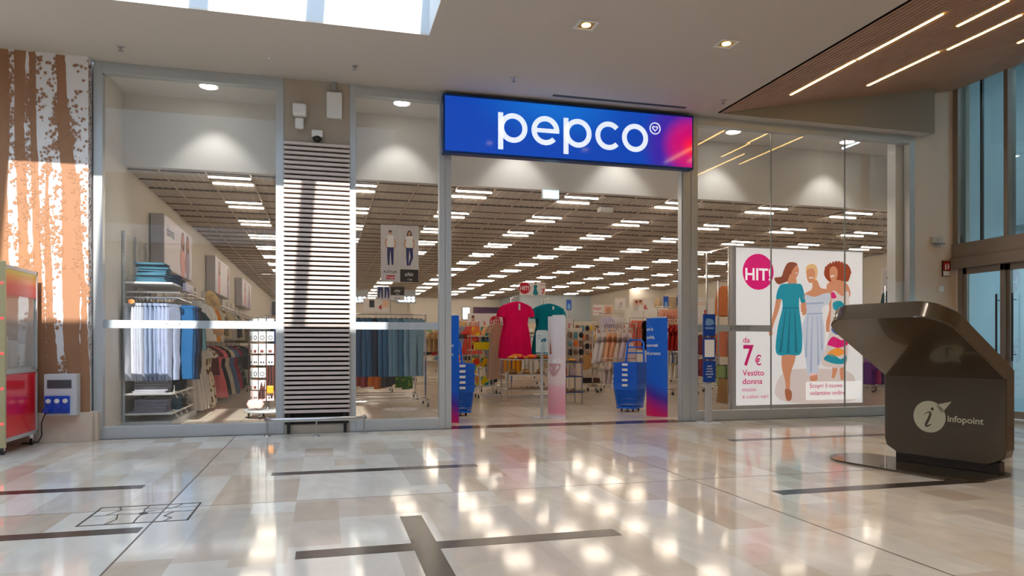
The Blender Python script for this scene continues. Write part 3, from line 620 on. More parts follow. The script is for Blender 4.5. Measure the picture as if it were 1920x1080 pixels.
def skirt_dress_mb(L=1.1, wd=.2, hem=.33, dp=.04, sleeve=.15, k=11, amp=.45, waist_z=.42, seed=0, n=36, straps=False):
    g = MB(); r_ = random.Random(seed); ph = r_.uniform(0, 6); rings = []
    if straps:
        for sd in (-1, 1): g.tube([(sd*.10, 0, 0), (sd*.11, -.01, -.12)], .008, n=6)
        rings += [ring(wd*.6, dp*.7, -.11, n=n), ring(wd*.75, dp, -.16, n=n)]
    else: rings += [ring(.05, dp*.6, -.015, n=n), ring(.12, dp*.75, -.035, n=n), ring(wd*.95, dp*.8, -.075, n=n), ring(wd, dp, -.13, n=n)]
    rings += [ring(wd*.92, dp*1.05, -.28, n=n), ring(wd*.86, dp, -waist_z, n=n, k=k, amp=.05, ph=ph)]
    for i in range(1, 9):
        s = i/8; rings.append(ring(wd*.86+(hem-wd*.86)*s**.75, dp*(1+.9*s), -waist_z-(L-waist_z)*s, n=n, k=k, amp=amp*min(1, s*1.6+.15), ph=ph+.3*s))
    g.loft(rings, 0)
    if sleeve and not straps:
        for sd in (-1, 1):
            rs = []
            for i in range(5):
                s = i/4; rs.append(ring(.058-.004*s, dp*.85, -.095-sleeve*s, sd*(wd*.86+.07*min(1, s*1.6)), 0, n=12))
            g.loft(rs, 0)
    return g
def hook(g, c, z0):
    r_ = .0195; g.tube([(0, 0, z0), (0, 0, c-.034), (.013, 0, c-.014)]+[(r_*math.cos(a*math.pi/5), 0, c+r_*math.sin(a*math.pi/5)) for a in range(6)], .002, 1, 6)
def hanger_mb(wd=.2):
    g = MB(); hook(g, .075, -.035)
    g.tube([(-wd, 0, -.085), (-wd*.6, 0, -.05), (0, 0, -.028), (wd*.6, 0, -.05), (wd, 0, -.085)], .009, 0, 6); return g
def cliphanger_mb(wd=.15):
    g = MB(); hook(g, .087, .015); g.tube([(-wd, 0, .012), (wd, 0, .012)], .005, 0, 6)
    for sd in (-1, 1): g.rbox(sd*wd*.8-.012, -.012, -.03, sd*wd*.8+.012, .012, .02, .003, 0)
    return g
KINDS = {
 'shirt': lambda v: shirt_mb(.64, .23, .020, 1.03, .20, seed=v), 'blouse': lambda v: shirt_mb(.66, .24, .022, 1.12, .34, k=9, amp=.4, seed=v), 'jacket': lambda v: shirt_mb(.62, .23, .032, 1.0, .52, seed=v),
 'tee': lambda v: shirt_mb(.55, .21, .013, 1.03, .13, seed=v), 'tunic': lambda v: shirt_mb(.68, .23, .023, 1.15, .3, k=9, amp=.4, seed=v),
 'herodress': lambda v: skirt_dress_mb(1.02, .235, .275, .04, .19, k=13, amp=.4, seed=v), 'dress': lambda v: skirt_dress_mb(1.02, .20, .29, .016, .16, seed=v), 'maxi': lambda v: skirt_dress_mb(1.06, .19, .25, .028, .12, k=9, amp=.5, seed=v),
 'tulle': lambda v: skirt_dress_mb(.66, .13, .28, .013, 0, k=15, amp=.35, waist_z=.27, seed=v, straps=True), 'childdress': lambda v: skirt_dress_mb(.55, .14, .22, .012, .08, k=11, waist_z=.24, seed=v),
 'babysuit': lambda v: shirt_mb(.42, .14, .012, .9, .16, seed=v), 'short': lambda v: pants_mb(.42, .17, .022, seed=v), 'skirt': lambda v: MB().loft([ring(.15+.10*s, .018+.015*s, -.62*s, n=32, k=10, amp=.35*s, ph=v) for s in (0, .06, .2, .4, .6, .8, 1)], 0),
 'pants': lambda v: pants_mb(1.02, .18, .020, seed=v), 'jeans': lambda v: pants_mb(1.04, .185, .022, seed=v, spread=.01), 'towel': lambda v: MB().loft([ring(.15, .014+.006*s, -.5*s, n=24, k=6, amp=.3*s, ph=v) for s in (0, .1, .3, .6, 1)], 0),
}
NAMES = dict(shirt='hanging_shirt', blouse='hanging_blouse', jacket='hanging_jacket', tee='hanging_t_shirt', tunic='hanging_tunic', dress='hanging_dress', herodress='hanging_dress', maxi='hanging_maxi_dress', tulle='hanging_tulle_dress', childdress='hanging_child_dress', babysuit='hanging_baby_suit', short='hanging_shorts_pair', skirt='hanging_skirt', pants='hanging_trousers_pair', jeans='hanging_jeans_pair', towel='hanging_towel')
CATS = dict(herodress='dress', shirt='shirt', blouse='blouse', jacket='jacket', tee='t-shirt', tunic='tunic', dress='dress', maxi='dress', tulle='dress', childdress='dress', babysuit='baby clothes', short='shorts', skirt='skirt', pants='trousers', jeans='jeans', towel='towel')
HM = [hanger_mb(.19).mesh('hanger', [M_blk, M_chrome]), cliphanger_mb().mesh('hanger', [M_blk, M_chrome]), hanger_mb(.12).mesh('hanger', [M_wplas, M_chrome])]
def garment(kind, rgb, loc, rz, label, group=None, pat=None, rgb2=(245, 240, 232), ps=18, var=0, scale=1, hanger=None):
    key = (kind, rgb, pat, rgb2, ps, var)
    if key not in GC: GC[key] = KINDS[kind](var).mesh(NAMES[kind], fabric(rgb, pat, rgb2, ps))
    o = obj(NAMES[kind], GC[key], None, loc, rz); o.scale = (scale,)*3; tag(o, label, CATS[kind], group)
    hi = hanger if hanger is not None else (1 if kind in ('short', 'skirt', 'pants', 'jeans', 'towel') else 2 if kind in ('tulle', 'childdress', 'babysuit') else 0)
    obj('hanger', HM[hi], o); return o
def run(p0, p1, z, specs, rz=None, jit=.06, drop=.075, scale=1):
    """garments evenly along a rail from p0 to p1; specs = (kind, rgb, count, label, pattern, rgb2, pattern scale)"""
    tot = sum(s[2] for s in specs); d = Vector((p1[0]-p0[0], p1[1]-p0[1])); base = math.atan2(d.y, d.x)+math.pi/2 if rz is None else rz; i = 0
    for s in specs:
        for c in range(s[2]):
            t = (i+.5)/tot; i += 1
            kind = s[0]; dz = drop+(.012 if kind in ('pants', 'jeans', 'short', 'skirt', 'towel') else 0)
            sc_ = scale*rnd.uniform(.96, 1.04)
            garment(kind, s[1], (p0[0]+d.x*t, p0[1]+d.y*t, z-dz*sc_+.0), base+rnd.uniform(-jit, jit), s[3], s[3] if s[2] > 1 else None, *(s[4:7] if len(s) > 4 else ()), var=rnd.randrange(3), scale=sc_)
def rack(label, x0, y0, x1, y1, z, group=None, wheels=True, legx=.36, low=.14):
    """straight garment rack on castors; parts rail, upright, foot, castor"""
    cx, cy = (x0+x1)/2, (y0+y1)/2; L = math.hypot(x1-x0, y1-y0); t = thing('garment_rack', label, 'rack', (cx, cy, 0), math.atan2(y1-y0, x1-x0), group)
    m = MB(); m.tube([(-L/2, 0, z), (L/2, 0, z)], .012); m.build('rail', M_chrome, t)
    for s in (-1, 1): m = MB(); m.tube([(-L/2, 0, low-.035), (L/2, 0, low-.035)], .010, n=6); m.build('lower_bar', M_chrome, t, (0, s*(legx-.02), 0))
    for s in (-1, 1):
        m = MB(); m.rbox(-.014, -.014, low-.02, .014, .014, z+.02, .003)
        for q in range(12): m.box(-.0145, -.004, .3+q*.1, .0145, .004, .33+q*.1, 1)
        m.build('upright', [M_chrome, M_blk], t, (s*L/2, 0, 0))
        m = MB(); m.rbox(-.018, -legx, low-.05, .018, legx, low-.02, .004); m.build('foot', M_chrome, t, (s*L/2, 0, 0))
        for s2 in (-1, 1): castor(t, s*L/2, s2*(legx-.03), low-.05)
    return t
_cm = {}
def castor(t, x, y, z):
    k = round(z, 3)
    if k not in _cm:
        m = MB(); r_ = min(.04, z*.42); m.loft([[Vector((xx, r_*math.cos(a*math.pi/7), r_+r_*math.sin(a*math.pi/7))) for a in range(14)] for xx in (-.012, .012)], 0)
        m.rbox(-.018, -.012, r_, .018, .012, z, .003, 1); _cm[k] = m.mesh('castor', [M_blk, M_chrome])
    return obj('castor', _cm[k], t, (x, y, 0))
def shelf_stack(x, y, z, n, rgb, label, wx=.30, wy=.36, th=.032, rz=0, group=None, jit=.02):
    """a pile of n folded garments, each one a thing"""
    me = None
    for k in range(n):
        if me is None:
            g = MB(); r_ = random.Random(hash(label) & 255 if False else len(label)*7)
            def layer(zb, t_, ox):
                rs = []
                for i in range(9):
                    yy = -wy/2+wy*i/8; h_ = t_*(.8+.2*math.sin(i*1.3+ox*50)); rs.append([Vector((-wx/2+ox, yy, zb+h_*.3)), Vector((-wx/2-.012+ox, yy, zb+h_*.5)), Vector((-wx/2+ox, yy, zb+h_)), Vector((0, yy, zb+h_*1.05+.003*math.sin(i*2))), Vector((wx/2+ox, yy, zb+h_)), Vector((wx/2+.012+ox, yy, zb+h_*.5)), Vector((wx/2+ox, yy, zb+h_*.2)), Vector((0, yy, zb))])
                g.loft(rs, 0)
            layer(0, th*.42, .004); layer(th*.47, th*.42, -.004); me = g.mesh('folded_garment', fabric(rgb))
        o = obj('folded_garment', me, None, (x+rnd.uniform(-jit, jit)*.7, y+rnd.uniform(-jit, jit)*.7, z+k*th), rz+rnd.uniform(-.06, .06)); tag(o, label, 'folded clothes', label)
def sign_board(name, label, X, Y, z0, wd, ht, draw, post=True, cat='sign', zbase=None):
    t = thing(name, label, cat, (X, Y, z0)); m = MB(); m.rbox(-wd/2, -.006, 0, wd/2, .006, ht, .003); m.build('board', M_board, t)
    mm = [M_mag, M_navy, M_textw, mat('skin_print', (214, 160, 130), .6), mat('hair_print', (92, 54, 36), .6), mat('teal_print', (0, 140, 158), .6), mat('peach_print', (240, 196, 170), .6), M_blk, mat('crimson2', (205, 20, 50), .6), mat('pale_print', (214, 212, 216), .6)]
    g = MB(); draw(g); g.build('print', mm, t)
    if post:
        m = MB(); m.tube([(0, .012, ht*.5), (0, .012, -(z0-zbase) if zbase is not None else -.3)], .008, n=6); m.build('post', M_chrome, t)
    return t

# ------------------------------------------------------------ left window: wall unit with jeans
XS = XL+.012
t = thing('shelving_unit', 'white metal wall shelving with perforated uprights just inside the left window', 'shelving', (XS, 1.0, 0))
for y_ in (0, .62, 1.24, 1.9):
    m = MB(); m.rbox(0, -.02, .1, .03, .02, 2.70, .002)
    for q in range(50): m.box(.0301, -.004, .15+q*.05, .031, .004, .18+q*.05, 1)
    m.build('upright', [M_greylt, M_blk], t, (0, y_, 0))
m = MB()
for q in range(24): m.box(.012, .02+q*.05, 1.2, .015, .023+q*.05, 2.68)
for q in range(29): m.box(.012, 0, 1.22+q*.05, .015, 1.24, 1.223+q*.05)
m.build('wire_mesh_panel', M_greylt, t)
for z_ in (1.985, .46, .19):
    m = MB(); m.rbox(.03, -.02, z_, .62, 1.24, z_+.025, .003); m.rbox(.03, 1.25, z_, .62, 1.9, z_+.025, .003); m.build('shelf', M_lam, t)
m = MB(); m.rbox(.0, -.02, 0, .62, 1.9, .10, .004); m.build('base', M_greylt, t)
m = MB(); m.rbox(.03, .02, 1.86, .70, .05, 1.885, .003); m.tube([(.03, .03, 1.80), (.72, .03, 1.80)], .010); m.tube([(.72, .03, 1.80), (.72, .03, 1.875)], .010); m.build('hanging_arm', M_chrome, t)
# folded jeans on the shelves
shelf_stack(-2.28, 1.18, 2.011, 9, (72, 122, 146), 'faded teal jeans folded in the tall pile on the top shelf, left window', .36, .34, .030, jit=.05)
shelf_stack(-2.24, 1.62, 2.011, 5, (44, 78, 124), 'dark blue jeans folded on the top shelf behind the teal pile', .38, .34, .030)
shelf_stack(-2.24, 2.05, 2.011, 4, (30, 40, 62), 'navy jeans folded on the top shelf at its far end', .38, .34, .030)
shelf_stack(-2.30, 1.18, .486, 5, (186, 186, 198), 'pale grey jeans folded in the pile on the middle shelf of the left window', .40, .34, .034)
shelf_stack(-2.24, 1.62, .486, 5, (24, 40, 66), 'dark navy jeans folded on the middle shelf behind the pale grey pile', .40, .34, .034)
shelf_stack(-2.24, 2.05, .486, 5, (30, 30, 36), 'black jeans folded on the middle shelf at its far end', .40, .34, .034)
shelf_stack(-2.30, 1.18, .216, 6, (150, 148, 164), 'mauve grey jeans folded in the pile on the lowest shelf of the left window', .40, .34, .030)
shelf_stack(-2.24, 1.62, .216, 6, (40, 92, 116), 'petrol blue jeans folded on the lowest shelf behind the mauve pile', .40, .34, .030)
shelf_stack(-2.24, 2.05, .216, 6, (26, 26, 32), 'black trousers folded on the lowest shelf at its far end', .40, .34, .030)
for k, (y_, z_, w_) in enumerate(((1.28, .46, 'first from the window, middle shelf'), (1.72, .46, 'second on the middle shelf'), (2.14, .46, 'last on the middle shelf'), (1.28, .19, 'first from the window, lowest shelf'), (1.62, .19, 'second on the lowest shelf'), (2.02, .19, 'last on the lowest shelf'), (1.05, .47, 'upright beside the pale grey pile'))):
    m = MB(); m.rbox(-.003, -.02, 0, .003, .02, .12, .001, 0, Matrix.Rotation(R(-28 if k < 6 else 0), 4, 'Y')); m.rbox(-.002, -.014, .02, .004, .014, .04, .001, 1, Matrix.Rotation(R(-28 if k < 6 else 0), 4, 'Y'))
    tag(m.build('size_tag', [M_textw, M_cardm], None, (XS+.632, y_, z_-.06+(.06 if k == 6 else 0))), 'white size tag on the jeans shelf edge, '+w_, 'tag')
# light trousers on the arm facing the window
lt = [((196, 198, 208), 'very pale grey cargo trousers hanging nearest the left wall, orange waist tag', 2), ((172, 176, 190), 'pale grey trousers with leg pockets hanging on the arm in the left window', 3), ((128, 142, 172), 'light blue grey jeans hanging in the middle of the window arm', 4), ((152, 162, 190), 'pale blue jeans with wide legs hanging near the free end of the window arm', 3)]
i = 0
for rgb, lab, n in lt:
    for c in range(n):
        xx = XS+.11+i*.046; i += 1
        garment('pants', rgb, (xx, 1.03, 1.713), (R(90)-rnd.uniform(-.1, .3) if i < 10 else R(72)), lab, lab, var=rnd.randrange(3), scale=1.03)
m = MB(); m.prism(ell(0, 0, .045, .03), -.003, .003); tag(m.build('orange_waist_tag', mat('tag_orange', (226, 140, 70), .6), None, (XS+.15, .80, 1.73)), 'orange oval waist tag on the palest trousers in the left window', 'tag')
m = MB(); m.tube([(0, 0, 0), (.0, 1.3, 0)], .012); m.tube([(-.62, .1, 0), (0, .1, 0)], .008, n=6); m.tube([(-.62, 1.2, 0), (0, 1.2, 0)], .008, n=6); wr = m.build('chrome_rail', M_chrome, None, (XS+.64, 1.15, 1.80)); tag(wr, 'chrome wall rail carrying blue and black jeans behind the pale trousers', 'rail')
run((XS+.64, 1.28), (XS+.64, 2.30), 1.80, [('jeans', (20, 80, 128), 3, 'bright blue jeans hanging just right of the pale trousers in the left window'), ('jeans', (18, 46, 86), 3, 'dark blue jeans hanging behind the bright blue pair in the left window'), ('jeans', (24, 26, 32), 4, 'black jeans hanging behind the dark blue ones in the left window'), ('shirt', (40, 62, 66), 2, 'dark green grey shirt hanging behind the black jeans in the left window')], drop=.075)
m = MB(); m.rbox(-.02, 0, 0, .02, .62, .12, .003); tag(m.build('shelf_price_strip', mat('lilac_print', (196, 190, 222), .5), None, (XS+.66, 1.62, 1.94)), 'pale lilac label panel on the edge of the top shelf in the left window', 'label')

# wall rails going back along the left wall: upper and lower row
t = thing('clothes_rail', 'long chrome upper clothes rail along the left wall of the shop', 'rail', (XS+.5, 2.45, 1.98))
m = MB(); m.tube([(0, 0, 0), (0, 12.5, 0)], .012); m.build('rail', M_chrome, t)
for k in range(13):
    m = MB(); m.rbox(-.5, -.012, -.012, 0, .012, .012, .002); m.build('bracket', M_chrome, t, (0, k*1.0+.05, 0))
t = thing('clothes_rail', 'long chrome lower clothes rail along the left wall of the shop', 'rail', (XS+.5, 2.45, 1.215))
m = MB(); m.tube([(0, 0, 0), (0, 12.5, 0)], .012); m.build('rail', M_chrome, t)
for k in range(13):
    m = MB(); m.rbox(-.5, -.012, -.012, 0, .012, .012, .002); m.build('bracket', M_chrome, t, (0, k*1.0+.05, 0))
t = thing('perforated_upright_row', 'row of grey perforated uprights fixed along the left wall of the shop', 'upright')
for k in range(13):
    m = MB(); m.rbox(XS, -.015, .1, XS+.03, .015, 2.35, .002); m.build('upright', M_greylt, t, (0, 2.5+k*1.0, 0))
up = [('blouse', (232, 228, 222), 4, 'white blouse at the near end of the upper wall rail in the left window'), ('tunic', (238, 236, 232), 2, 'off white tunic beside the orange garment on the upper wall rail'), ('tunic', (238, 150, 20), 2, 'bright orange yellow tunic on the upper wall rail'), ('tunic', (206, 200, 182), 2, 'stone coloured tunic right of the orange one on the upper wall rail'), ('jacket', (122, 104, 62), 2, 'olive print jacket under the straw hat on the upper wall rail', 'noise', (220, 208, 178), 9), ('shirt', (196, 178, 142), 3, 'sand coloured shirt behind the straw hat on the upper wall rail'), ('shirt', (220, 214, 200), 4, 'cream shirt with dark stripes on the upper wall rail', 'stripe', (92, 84, 76), 14), ('jacket', (30, 28, 30), 2, 'black jacket behind the striped shirts on the upper wall rail'), ('shirt', (202, 190, 168), 4, 'beige shirt behind the black jacket on the upper wall rail'), ('tunic', (120, 104, 66), 3, 'khaki tunic near the middle of the upper wall rail'), ('blouse', (236, 226, 218), 5, 'white blouse with dark dots on the upper wall rail', 'dots', (40, 30, 34), 22), ('shirt', (150, 30, 40), 4, 'dark red shirt towards the far end of the upper wall rail'), ('shirt', (220, 190, 176), 8, 'pale pink shirt at the far end of the upper wall rail')]
run((XS+.5, 2.5), (XS+.5, 14.8), 1.98, up)
lo = [('maxi', (206, 196, 184), 4, 'long light taupe maxi dress at the near end of the lower wall rail'), ('maxi', (214, 198, 172), 2, 'long beige maxi dress with brown print on the lower wall rail', 'noise', (120, 84, 50), 12), ('tee', (96, 28, 34), 2, 'wine red top on the lower wall rail'), ('dress', (232, 112, 116), 2, 'salmon pink dress on the lower wall rail'), ('dress', (26, 24, 28), 2, 'black dress beside the salmon one on the lower wall rail'), ('dress', (214, 202, 180), 2, 'cream dress with a dark collar print on the lower wall rail'), ('dress', (86, 104, 146), 3, 'slate blue dress on the lower wall rail'), ('dress', (160, 28, 60), 2, 'crimson dress on the lower wall rail'), ('dress', (24, 22, 26), 3, 'black dress with white dots on the lower wall rail', 'dots', (230, 226, 220), 24), ('jacket', (20, 20, 22), 4, 'black jacket towards the middle of the lower wall rail'), ('dress', (190, 192, 182), 3, 'grey green dress on the lower wall rail'), ('dress', (206, 138, 96), 4, 'terracotta dress on the lower wall rail'), ('dress', (110, 84, 60), 8, 'brown dress at the far end of the lower wall rail')]
run((XS+.5, 2.5), (XS+.5, 14.8), 1.215, lo)
# straw hat on a hook
t = thing('straw_hat', 'straw sun hat hanging above the clothes on the left wall', 'hat', (XS+.66, 4.35, 1.96)); t.rotation_euler = (R(70), 0, R(60))
m = MB(); m.lathe([(.20, 0), (.20, .006), (.10, .01)], n=24); m.build('brim', mat('straw', (206, 176, 120), .8, noise=.15, nscale=40), t)
m = MB(); m.lathe([(.098, .008), (.09, .06), (.06, .095), (.01, .105)], n=20); m.build('crown', mat('straw', (206, 176, 120), .8), t)
t = thing('straw_basket_bag', 'round tan basket bag hanging below the upper rail in the left window', 'bag', (XS+.75, 4.1, 1.40))
m = MB(); m.lathe([(.08, -.10), (.13, -.06), (.14, 0), (.12, .06)], n=18); m.build('body', mat('tan_basket', (196, 150, 104), .8), t); m = MB(); m.tube([(-.1, 0, .05), (-.05, 0, .16), (.05, 0, .16), (.1, 0, .05)], .008); m.build('handle', mat('tan_basket', (196, 150, 104), .8), t)

# posters on the left wall
def wall_poster(y0, y1, z0, z1, label, kind, word=None):
    t = thing('boxed_poster', label, 'poster', (XS, (y0+y1)/2, (z0+z1)/2), R(90)); hw, hh = (y1-y0)/2, (z1-z0)/2
    m = MB(); m.rbox(-hw, -.20, -hh, hw, -.005, hh, .004); m.build('box', mat('poster_edge', (176, 172, 176), .5), t)
    m = MB(); m.box(-hw+.02, -.204, -hh+.02, hw-.02, -.2001, hh-.02, 0)
    y = -.206; pk = [mat('poster_lilac', (212, 205, 220), .5), mat('pink_skin', (214, 128, 118), .6), mat('hair_brown2', (110, 60, 50), .6), mat('rose_cloth', (226, 150, 150), .6), M_navy, mat('lilac_cloth', (150, 130, 170), .6)]
    for k, cx in enumerate(kind):
        cx *= hw
        m.flat(smoothpoly([(cx-.13, -hh+.03), (cx-.17, -hh*.2), (cx-.10, hh*.25), (cx+.10, hh*.25), (cx+.18, -hh*.2), (cx+.14, -hh+.03)]), y-.001*k, 3 if k % 2 == 0 else 5)
        m.flat(smoothpoly([(cx-.12, hh*.15), (cx-.11, hh*.65), (cx, hh*.85), (cx+.11, hh*.65), (cx+.13, hh*.1)]), y-.001*k-.0005, 2)
        m.flat(ell(cx, hh*.5, .07, .10), y-.001*k-.0009, 1); m.strip([(cx-.15, hh*.05), (cx-.22, -hh*.4), (cx-.15, -hh*.8)], [.07, .06, .05], y-.001*k-.0009, 1)
    if word: text(m, word, -hw*.86, hh*.28, .17, y-.004, 4, 'l', .01)
    m.build('print', pk, t)
wall_poster(2.55, 5.0, 2.36, 3.22, 'first large boxed poster on the left wall, lettered donna, two women', (.25, .62), 'donna')
wall_poster(8.0, 10.6, 2.36, 3.22, 'second boxed poster on the left wall, woman in pink at its near end', (-.5, .72), None)
wall_poster(13.6, 16.4, 2.36, 3.22, 'third boxed poster farthest along the left wall', (-.4, .5), None)
# far end of the aisle
t = thing('framed_picture', 'grey framed panel high at the far end of the left aisle', 'picture', (-1.2, 18.2, 2.5))
m = MB(); m.rbox(-.75, -.03, -.33, .75, .03, .33, .01); m.tube([(-.6, 0, .3), (-.6, 0, ZG-2.5)], .006, n=5); m.tube([(.6, 0, .3), (.6, 0, ZG-2.5)], .006, n=5); m.build('frame', M_greylt, t); m = MB(); m.box(-.68, -.033, -.26, .68, -.0301, .26, 0); m.prism([(-.5, -.1), (.4, .1), (.6, .02), (-.3, -.2)], -.036, -.034, 1); m.build('print', [mat('print_dark', (76, 80, 88), .5), M_greylt], t)
for k, x_ in enumerate((-1.55, -.9)):
    m = MB(); m.rbox(-.32, -.2, 0, .32, .2, .42, .01); tag(m.build('cardboard_box', M_cardm, None, (x_, 17.8, 1.783)), ['left', 'right'][k]+' one of two brown cardboard boxes at the far end of the left aisle', 'box')
t = thing('shelf_rack', 'grey shelf rack at the far end of the left aisle', 'shelving', (-1.2, 17.8, 0))
m = MB(); m.rbox(-.75, -.25, 1.74, .75, .25, 1.78, .003); m.build('shelf', M_greylt, t)
for s in (-1, 1):
    m = MB(); m.rbox(s*.74-.02, -.25, 0, s*.74+.02, .25, 2.2, .003); m.build('side', M_greylt, t)
run((-1.7, 9.0), (-.4, 9.0), 1.78, [('babysuit', (176, 200, 212), 6, 'pale blue top hanging on the short rack at the end of the left aisle'), ('babysuit', (240, 190, 90), 3, 'yellow patterned top on the short rack at the end of the left aisle', 'noise', (250, 240, 220), 12)], rz=R(68), jit=.06)
rack('chrome rack at the end of the left aisle with pale blue tops', -1.8, 9.0, -.35, 9.0, 1.78)

# accessory spinner
t = thing('accessory_spinner', 'round spinner stand with cards of accessories just inside the left window', 'display stand', (-.86, 2.15, 0))
m = MB(); m.lathe([(.34, .10), (.345, .11), (.345, .135), (.33, .14)], n=32); m.build('base', M_greylt, t)
for a in range(5): castor(t, .28*math.cos(a*1.257+.6), .28*math.sin(a*1.257+.6), .10)
m = MB(); m.tube([(0, 0, .14), (0, 0, 1.62)], .03); m.build('pole', M_chrome, t)
m = MB()
for z_ in (.45, .64, .83, 1.02, 1.21, 1.40, 1.58): m.tube([(.17*math.cos(q*math.pi/8), .17*math.sin(q*math.pi/8), z_) for q in range(17)], .005, n=6)
m.build('rings', M_chrome, t)
cols_ = [((238, 240, 240), 'white'), ((226, 236, 236), 'pale mint'), ((246, 216, 214), 'pale pink')]
ck = 0
for zi, z_ in enumerate((.30, .47, .66, .85, 1.03, 1.22, 1.42)):
    for ai, a in enumerate((R(200), R(228), R(256), R(284))):
        if a > R(270) and zi in (1, 2): continue
        r_ = .245; x_, y_ = -.86+r_*math.cos(a), 2.15+r_*math.sin(a); c_, cn = cols_[2 if zi == 0 else (ck % 5 == 3)]; ck += 1
        m = MB(); m.rbox(-.052, -.002, -.075, .052, .002, .075, .001, 0)
        if zi % 3 == 0: m.prism(ell(-.02, -.03, .014, .014, 10), -.006, -.002, 1); m.prism(ell(.02, -.03, .014, .014, 10), -.006, -.002, 1)
        elif zi % 3 == 1: m.prism([(-.03, -.06), (.02, -.06), (.02, -.02), (-.03, -.02)], -.006, -.002, 1)
        else: arcband(m, 0, -.02, .035, .01, 0, 6.283, -.006, -.002, 1, 12)
        m.tube([(0, 0, .06), (0, .07, .075)], .002, 2, 5)
        lab = '%s accessory card with %s in the %s row of the spinner' % (cn, ['dark earrings', 'a brown clip', 'a dark hoop'][zi % 3], ['lowest', 'second lowest', 'third lowest', 'middle', 'third highest', 'second highest', 'top'][zi])
        tag(m.build('accessory_card', [mat('card_'+cn.replace(' ', '_'), c_, .5), mat('trinket_%d' % (zi % 3), [(40, 38, 44), (120, 60, 48), (60, 60, 70)][zi % 3], .4), M_chrome], None, (x_, y_, z_+.06), a+R(90)), lab, 'accessory card', lab)
garment('skirt', (30, 26, 30), (-.64, 2.02, 1.16), R(20), 'dark pleated skirt with brown stripes at the right side of the spinner', None, 'vstripe', (92, 44, 30), 10, scale=1.35)
garment('towel', (24, 34, 62), (-.66, 2.0, 1.52), R(10), 'navy scarf hanging at the upper right of the spinner')
garment('towel', (70, 54, 34), (-.60, 1.98, .62), R(-5), 'black and gold striped scarf low at the right of the spinner', None, 'vstripe', (196, 150, 60), 16, scale=.85)
m = MB(); m.rbox(-.05, -.02, -.07, .05, .02, .05, .015); tag(m.build('orange_pouch', mat('pouch_orange', (255, 160, 10), .5), None, (-.80, 1.86, .47)), 'bright orange pouch hanging low on the spinner', 'pouch')
m = MB(); m.loft([ring(.10, .05, .06), ring(.13, .06, .0), ring(.10, .05, -.06)], 0); tag(m.build('pink_slippers', mat('slipper_pink', (246, 190, 186), .8), None, (-1.02, 1.90, .24)), 'fluffy pale pink slippers pair at the foot of the spinner', 'slippers')
garment('pants', (186, 206, 216), (-.74, 4.2, 2.40), R(90), 'pale blue trousers hanging high beside the slatted column', scale=.6)
m = MB(); m.tube([(-.4, 0, 0), (.15, 0, 0)], .01); m.tube([(.15, 0, 0), (.15, 0, -2.45)], .012); tag(m.build('high_rail', M_chrome, None, (-.72, 4.2, 2.455)), 'short high chrome rail with pale trousers left of the slatted column', 'rail')
# floor sticker
pc = atZ(750, 766); m = MB(); m.add([(pc.x+.33*math.cos(q*math.pi/16), pc.y-.12+.33*math.sin(q*math.pi/16), .0012) for q in range(32)], [tuple(range(32))], 0)
tm = MB(); text(tm, 'PEPCO', 0, 0, .09, 0, 0, 'c', .03); m.add([(pc.x+v[0], pc.y-.16+v[2], .002) for v in tm.v], [list(f) for f in tm.f], 1)
tag(m.build('floor_sticker', [M_board, M_pinkred]), 'white oval sticker on the shop floor behind the narrow window', 'sticker')

# ------------------------------------------------------------ narrow window: denim rack and signs
rack('chrome rack of blue denim behind the narrow window', .42, 3.75, 1.86, 3.75, 1.72, low=.16, legx=.38)
DX = [('jeans', (88, 138, 168), 1), ('jeans', (42, 86, 132), 2), ('jeans', (52, 104, 152), 2), ('jeans', (26, 48, 78), 1), ('jeans', (56, 112, 158), 2), ('jeans', (112, 156, 184), 2), ('jeans', (76, 124, 156), 1), ('jeans', (132, 172, 198), 2)]
DL = ['medium blue jeans at the left end of the denim rack', 'dark blue jeans beside the left end of the denim rack', 'bright mid blue jeans left of centre on the denim rack', 'very dark indigo jeans left of centre on the denim rack', 'blue jeans with metal buttons in the centre of the denim rack', 'light faded blue jeans right of centre on the denim rack', 'grey blue jeans between the two faded groups on the denim rack', 'palest wide faded jeans at the right end of the denim rack']
i = 0
for (k_, c_, n_), lab in zip(DX, DL):
    for q in range(n_):
        garment('jeans', c_, (.52+i*.098, 3.75, 1.63), rnd.uniform(.55, .85), lab, lab, var=rnd.randrange(3), scale=1.03); i += 1
t = rack('second rack behind the denim rack with orange and black clothes', .4, 5.6, 1.9, 5.6, 1.38)
run((.5, 5.6), (1.8, 5.6), 1.38, [('dress', (226, 96, 60), 2, 'orange dress low behind the denim rack, left end'), ('dress', (190, 60, 80), 1, 'rose dress low behind the denim rack'), ('maxi', (244, 130, 20), 2, 'bright orange dress below the centre of the denim rack'), ('dress', (70, 72, 82), 2, 'charcoal dress low behind the denim rack'), ('maxi', (44, 110, 30), 2, 'leaf green print dress at the right below the denim rack', 'noise', (130, 170, 50), 9)], rz=R(68), jit=.06)
